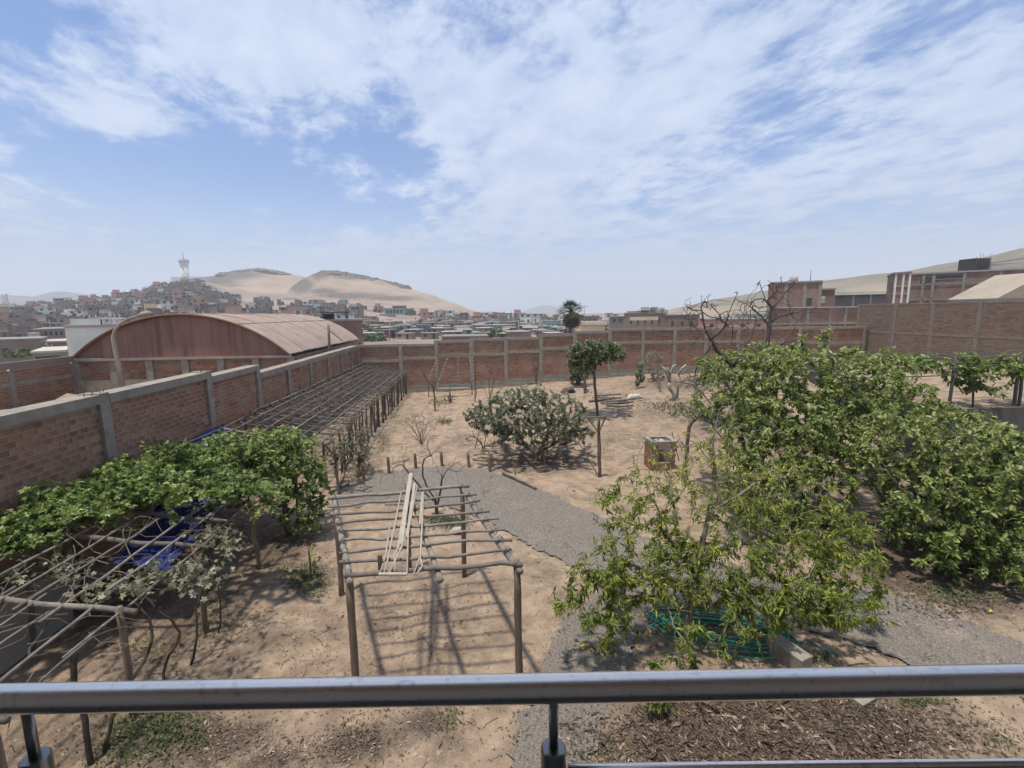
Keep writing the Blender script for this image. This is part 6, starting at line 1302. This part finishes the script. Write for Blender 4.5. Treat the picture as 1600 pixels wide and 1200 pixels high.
def hose():
    c = onG(1075, 985); m = MB()
    for k in range(13):
        P = []; ph = rng.uniform(-.1, .1); a0 = rng.uniform(.75, 1.12); ox, oy = rng.normal(0, .09, 2)
        for i in range(41):
            a = i / 40 * 2 * math.pi + ph; P.append([c[0] + .55 + ox + math.cos(a) * 1.15 * a0 + .12 * math.sin(2 * a), c[1] - .25 + oy + math.sin(a) * .42 * a0 - .38 * math.cos(a) * a0, .03 + .022 * k * .6 + .015 * math.sin(3 * a + k)])
        m.tube(P, .014, 6, cap=False)
    P = [[c[0] + 1.6, c[1] - .7, .05], [c[0] + 2.0, c[1] - .5, .03], [c[0] + 2.2, c[1] - .9, .03]]; m.tube(P, .014, 6)
    tag(m.build('garden_hose', M['hose'], None, smooth=True), 'coiled teal garden hose under the bright green tree', 'hose')
hose()
def blocks():
    p = on(1232, 1012, .3); a = math.radians(20); ax = [[math.cos(a), math.sin(a), 0], [-math.sin(a), math.cos(a), 0], [0, 0, 1]]
    m = MB(); m.obox((p[0], p[1], .16), ax, (.14, .33, .17)); tag(m.build('concrete_block', M['concrete']), 'grey concrete block lying by the gravel right of the hose', 'concrete block')
    p = onG(1350, 1092); m = MB(); m.obox((p[0], p[1], .03), ax, (.25, .12, .05)); tag(m.build('concrete_slab', M['concrete']), 'flat concrete slab among the leaf litter under the rail', 'concrete slab')
    p = onG(1548, 957); V = rng.normal(0, .02, (9, 3)) + p + A3(0, 0, .05); m = MB(); V, F, c = tube([p + A3(-.035, 0, .012), p + A3(0, 0, .04), p + A3(.04, 0, .012)], [.012, .03, .012], 7); m.add(V, F); tag(m.build('yellow_fruit', M['yellow'], None, smooth=True), 'small yellow fruit fallen on the sand at right', 'fruit')
blocks()
def seedling():
    b = onG(487, 905); t = add_pole('stick', b, b + A3(-.02, .02, .75), .022, .018, M['bark_grey'], None, 6); tag(t, 'dark stick planted in the weedy mound left of the frame', 'stick')
    b = onG(492, 900); plant('seedling', 'small leafy seedling tied to the stick on the mound', 'plant', b, [[b, b + A3(.02, 0, .5)]], [b + rng.normal(0, .09, 3) + A3(0, 0, rng.uniform(.25, .7)) for _ in range(14)], .004, .012, M['twig'], crown=dict(mat=M['leaf_bright'], shape='oval', per=7, back=.2, L=.07, Lj=.3, wr=.45, spread=.7, droop=.2))
seedling()
# border stones and logs along the path
def borders():
    def stick(p, q, lab): o = add_pole('log', onG(*p) + A3(0, 0, .05), onG(*q) + A3(0, 0, .05), .05, .045, M['wood_grey'], None, 7); tag(o, lab, 'log')
    stick((514, 772), (545, 758), 'grey log edging the path near the pergola bushes')
    stick((786, 742), (838, 766), 'grey log edging the path below the dusty tree')
borders()

# right trellis with vines
def trellis():
    z0 = COURT[4]; t = thing('vine_trellis', (21, 17, z0), 'row of posts and stretched wires carrying vines on the right terrace', 'trellis')
    xs = [(1405, 600), (1484, 628), (1581, 655), (1588, 655), (1650, 668)]; Y = COURT[1] + .35
    pts = [on(x, y, z0) for x, y in xs]; X = [q[0] * (Y / q[1]) if False else at(x, y, Y)[0] for (x, y), q in zip(xs, pts)]
    H = [2.0, 2.0, 2.0, 1.9, 2.0]
    for x, h in zip(X, H): add_pole('post', (x, Y, z0 - .8), (x, Y, z0 + h), .06, .055, M['retain'], t, 8, .005)
    for k, z in enumerate((1.95, 1.75, 1.55, 1.3)):
        for dy in (0, 1.6, 3.2): P = [[x, Y + dy + rng.uniform(-.05, .05), z0 + z + rng.uniform(-.04, .04)] for x in np.linspace(X[0] - 4, X[-1] + 3, 12)]; m = MB(); m.tube(P, .018, 4); m.build('wire', M['dark_metal'], t)
    v = thing('trellis_vine', (X[1], Y, z0), 'green leaves climbing the terrace trellis in separate clumps', 'vine'); tg = []
    for cx, w, zc, h, n in [(X[0] - 1.5, 1.2, 1.8, .35, 60), (X[0] + .1, .8, 1.85, .35, 50), (X[1] - 1, .7, 1.75, .3, 40), (X[1] + .8, .7, 1.6, .45, 60), (X[1] + 1.2, .4, .9, .5, 36), (X[2], .8, 1.5, .4, 60), (X[2] - .6, .4, 1.7, .25, 24), (X[3] + 1, .8, 1.6, .3, 40)]:
        for _ in range(n): tg.append([cx + rng.normal(0, w * .5), Y + rng.normal(.3, .5), z0 + zc + rng.normal(0, h * .5)])
    tr = [[A3(X[1] + 1, Y, z0), A3(X[1] + .9, Y, z0 + 1.2), A3(X[1] + .5, Y, z0 + 1.7), A3(X[0], Y, z0 + 1.8)], [A3(X[1] + .5, Y, z0 + 1.7), A3(X[2], Y, z0 + 1.6), A3(X[3] + 1, Y, z0 + 1.6)]]
    NP, Pa, R, tips, DIR = grow(tr, tg, .005, .04, .2, .02, .1); m = MB(); tubes(m, NP, Pa, R); m.build('stem', M['bark_grey'], v, smooth=True)
    P, D, N, L, Wd = sprays(NP, Pa, tips, DIR, per=13, back=.4, L=.17, Lj=.28, wr=.5, spread=.8, droop=.35, upn=.8); leaves('foliage', v, M['leaf_vine'], P, D, N, L, Wd, tint_of(len(P), .05, .9), 'oval')
trellis()

# ------------------------------------------------------------------ ground cover: weeds and leaf litter
def weeds():
    P = []
    for x, y, rx, ry, n, h in [(250, 1140, 90, 40, 1400, .07), (190, 1180, 60, 30, 500, .06), (480, 905, 38, 24, 700, .08), (700, 817, 36, 10, 500, .10), (695, 660, 14, 5, 260, .12), (683, 630, 18, 6, 300, .12), (345, 975, 40, 40, 350, .06), (220, 1010, 70, 30, 380, .05), (560, 1150, 50, 30, 160, .05), (705, 1130, 30, 30, 200, .05), (1435, 1098, 50, 10, 260, .06), (1280, 1030, 30, 10, 160, .07), (930, 1170, 60, 20, 260, .05),
                               (1330, 1130, 60, 40, 240, .05), (1500, 930, 90, 25, 420, .10), (1060, 628, 60, 8, 500, .18), (960, 620, 70, 8, 260, .15), (1100, 640, 60, 10, 400, .2), (560, 745, 20, 16, 200, .1), (620, 640, 12, 30, 240, .1), (600, 690, 12, 30, 200, .1), (430, 870, 30, 30, 240, .06), (830, 735, 60, 6, 100, .04), (1560, 1160, 40, 30, 160, .05), (780, 655, 40, 5, 120, .1), (950, 690, 60, 10, 80, .04)]:
        q = np.stack([x + rng.normal(0, rx * .5, n), y + rng.normal(0, ry * .5, n)], 1)
        for a, b in q:
            if b < 560: continue
            p = on(a, b, 0); g = float(gz(p[0], p[1])); p = on(a, b, g); P.append([*p[:2], float(gh(p[0], p[1])), h])
    P = np.array(P); n = len(P); D = norm(np.stack([rng.normal(0, 1, n), rng.normal(0, 1, n), rng.uniform(.2, 1.2, n)], 1)); N = norm(rng.normal(0, .5, (n, 3)) + A3(0, 0, 1)); L = P[:, 3] * rng.uniform(.5, 1.3, n)
    Q = P[:, :3] + np.stack([np.zeros(n), np.zeros(n), P[:, 3] * rng.uniform(0, .5, n)], 1); V, tf = leaf_arrays(Q, D, N, L, L * .38, 'small'); F = (np.arange(n)[:, None, None] * 4 + tf).reshape(-1, 3)
    o = mk('weeds', V.reshape(-1, 3), [F], M['weed'], None, np.repeat(np.clip(rng.normal(.5, .25, n), 0, 1), 2)); tag(o, 'low green weeds growing in patches on the sandy ground', 'weeds', kind='stuff')
weeds()
def litter():
    P = []
    for x, y, rx, ry, n in [(1130, 1160, 230, 60, 6500), (1250, 1140, 180, 60, 4500), (250, 1160, 260, 60, 1100), (480, 1180, 120, 40, 600), (1330, 1150, 160, 50, 2400), (1180, 1110, 150, 30, 1300), (1480, 1150, 140, 50, 500), (1300, 890, 260, 40, 900), (1500, 940, 110, 30, 900), (640, 1110, 120, 60, 700), (560, 1170, 60, 30, 420), (350, 1160, 110, 40, 600), (660, 960, 110, 90, 700), (340, 960, 50, 60, 500), (250, 1030, 80, 50, 500), (450, 860, 40, 20, 300), (850, 715, 90, 22, 400), (1010, 950, 120, 60, 600), (700, 900, 250, 160, 500), (1020, 700, 120, 60, 200), (480, 1000, 90, 90, 500), (360, 930, 80, 80, 500), (600, 930, 120, 90, 400), (300, 1090, 140, 60, 500)]:
        a = np.stack([x + rng.normal(0, rx * .5, n), y + rng.normal(0, ry * .5, n)], 1)
        for u, v in a:
            if v < 600: continue
            p = on(u, v, 0.0); P.append([p[0], p[1], rng.uniform(.006, .03)])
    P = np.array(P); P = P[P[:, 1] > 3.2]; onp = inside(pathP, P[:, 0], P[:, 1]); P[:, 2] += np.where(onp, gz(P[:, 0], P[:, 1]) + .008, gh(P[:, 0], P[:, 1])); n = len(P); D = norm(np.stack([rng.normal(0, 1, n), rng.normal(0, 1, n), rng.normal(0, .25, n)], 1)); N = norm(rng.normal(0, .45, (n, 3)) + A3(0, 0, 1)); L = np.exp(rng.normal(-2.75, .45, n)) * np.where((P[:, 0] < 1.2) & (P[:, 1] < 14), .62, 1.0)
    V, tf = leaf_arrays(P, D, N, L, L * .28, 'small'); F = (np.arange(n)[:, None, None] * 4 + tf).reshape(-1, 3)
    o = mk('leaf_litter', V.reshape(-1, 3), [F], M['leaf_dry'], None, np.repeat(np.clip(rng.normal(.5, .3, n) + np.where(P[:, 0] < 1.2, .18, 0), 0, 1), 2)); tag(o, 'dry brown fallen leaves strewn over the ground', 'leaf litter', kind='stuff')
    q = []
    while len(q) < 4200:
        x, y = rng.uniform(0, 1600), 620 + 580 * rng.uniform(0, 1) ** .8; p = on(x, y, 0.0)
        if p[0] < -8.6 or p[1] > 36: continue
        q.append([p[0], p[1], float(gh(p[0], p[1])) + .003])
    q = np.array(q); tv = np.array([[1, 0, 0], [-.6, .8, 0], [-.5, -.9, .1], [.1, .0, .9]]); tf2 = np.array([[0, 1, 3], [1, 2, 3], [2, 0, 3]]); sz = np.exp(rng.normal(-4.1, .5, len(q))) * np.clip(q[:, 1] / 12, .7, 1.8); a = rng.uniform(0, 6.3, len(q)); c, s_ = np.cos(a), np.sin(a)
    V = np.stack([q[:, :1] + sz[:, None] * (tv[:, 0] * c[:, None] - tv[:, 1] * s_[:, None]), q[:, 1:2] + sz[:, None] * (tv[:, 0] * s_[:, None] + tv[:, 1] * c[:, None]), q[:, 2:] + sz[:, None] * tv[:, 2]], -1)
    o = mk('pebbles', V.reshape(-1, 3), [(np.arange(len(q))[:, None, None] * 4 + tf2).reshape(-1, 3)], M['pebble'], None, np.repeat(rng.uniform(0, 1, len(q)), 3)); tag(o, 'small tan pebbles and clods lying on the sand', 'pebbles', kind='stuff')
    m = MB()
    for k in range(420):
        x, y = (rng.uniform(150, 1500), rng.uniform(820, 1195)) if k < 300 else (rng.uniform(560, 1100), rng.uniform(630, 800)); p = on(x, y, 0)
        if p[1] < 3.5: continue
        p[2] = float(gh(p[0], p[1])) + .012; a = rng.uniform(0, 6.3); L = rng.uniform(.08, .4); d = A3(math.cos(a), math.sin(a), 0) * L; m.tube([p, p + d * .5 + A3(rng.normal(0, .03), rng.normal(0, .03), .015), p + d], rng.uniform(.003, .007), 3, cap=False)
    tag(m.build('fallen_twigs', M['twig_dark']), 'thin fallen twigs scattered across the sandy ground', 'twigs', kind='stuff')
litter()

# ------------------------------------------------------------------ balcony in front of the camera
def balcony():
    d = ray(800, 1076); ph = norm(fw * A3(1, 1, 0)); sd = A3(ph[1], -ph[0], 0); h = .715; k = h / -d[2]; c = EYE + d * k
    z = c[2]; t = thing('balcony_railing', c * A3(1, 1, 0) + A3(0, 0, 4.35), 'brushed steel tube balcony railing across the foreground', 'railing')
    tilt = A3(0, 0, -.0075)
    e0, e1 = ray(0, 1092), ray(1600, 1061); w = lambda d_: EYE + d_ * ((c - EYE) @ ph / (d_ @ ph)); a, b = w(e0), w(e1); dd = b - a
    P = [a - dd * 1.2 + dd * 3.4 * s for s in np.linspace(0, 1, 9)]; m = MB(); m.tube(P, .0262, 40); m.build('handrail', M['steel'], t, smooth=True)
    def post(px):
        q = w(ray(px, 1092 - 31 * px / 1600)); q = a + dd * (((q - a) @ dd) / (dd @ dd))
        m = MB(); m.tube([q + A3(0, 0, -.02), q + A3(0, 0, -.2)], .0095, 20); m.build('connecting_rod', M['steel_dark'], t, smooth=True)
        top = q + A3(0, 0, -.128); m = MB(); pts = [top, top + A3(0, 0, -.004), top + A3(0, 0, -.8)]; V, F, cp = tube(pts, [.0215, .0245, .0245], 32); m.add(V, F); m.add(V[:32], [cp[0]]); pp = m.build('post', M['steel_dark'], t, smooth=False)
        for f in pp.data.polygons: f.use_smooth = len(f.vertices) == 4
        m = MB(); m.tube([A3(q[0], q[1], 4.35), A3(q[0], q[1], 4.362)], .055, 24); m.build('base_plate', M['steel_dark'], t)
        return q
    for px in (38, 865, -800, 1690 + 800): post(px)
    l0, l1 = ray(880, 1196), ray(1600, 1188); hd = (c - EYE) @ ph
    A_, B_ = EYE + l0 * (hd / (l0 @ ph)), EYE + l1 * (hd / (l1 @ ph)); D_ = B_ - A_; m = MB(); m.tube([A_ + D_ * .01 - A3(0, 0, .006), A_ + D_ * 2.2 - A3(0, 0, .006)], .008, 16); m.build('lower_bar', M['steel'], t, smooth=True)
    q = A_; m = MB(); m.tube([A_ - D_ * 2.4 - A3(0, 0, .055), A_ - D_ * .06 - A3(0, 0, .055)], .008, 16); m.build('lower_bar', M['steel'], t, smooth=True)
    f0 = c + ph * .12
    def slab(name, z0, z1, near, far_, mt):
        cc = [c * A3(1, 1, 0) + ph * far_ + sd * s for s in (-6, 6)] + [c * A3(1, 1, 0) + ph * near + sd * s for s in (6, -6)]; V = [p + A3(0, 0, z0) for p in cc] + [p + A3(0, 0, z1) for p in cc]
        m = MB(); m.add(V, BOXF); return tag(m.build(name, mt), kind='structure')
    slab('balcony_floor', 4.15, 4.35, -3.2, .12, M['floor_tile']); slab('unseen_ceiling', 8.2, 8.4, -3.2, .02, M['facade']); slab('unseen_house_wall', 4.352, 8.198, -2.2, -2.0, M['facade']); slab('unseen_house_wall', -.5, 4.148, -.6, -.3, M['facade'])  # unseen ceiling and upper house wall added to darken the handrail's reflection
balcony()
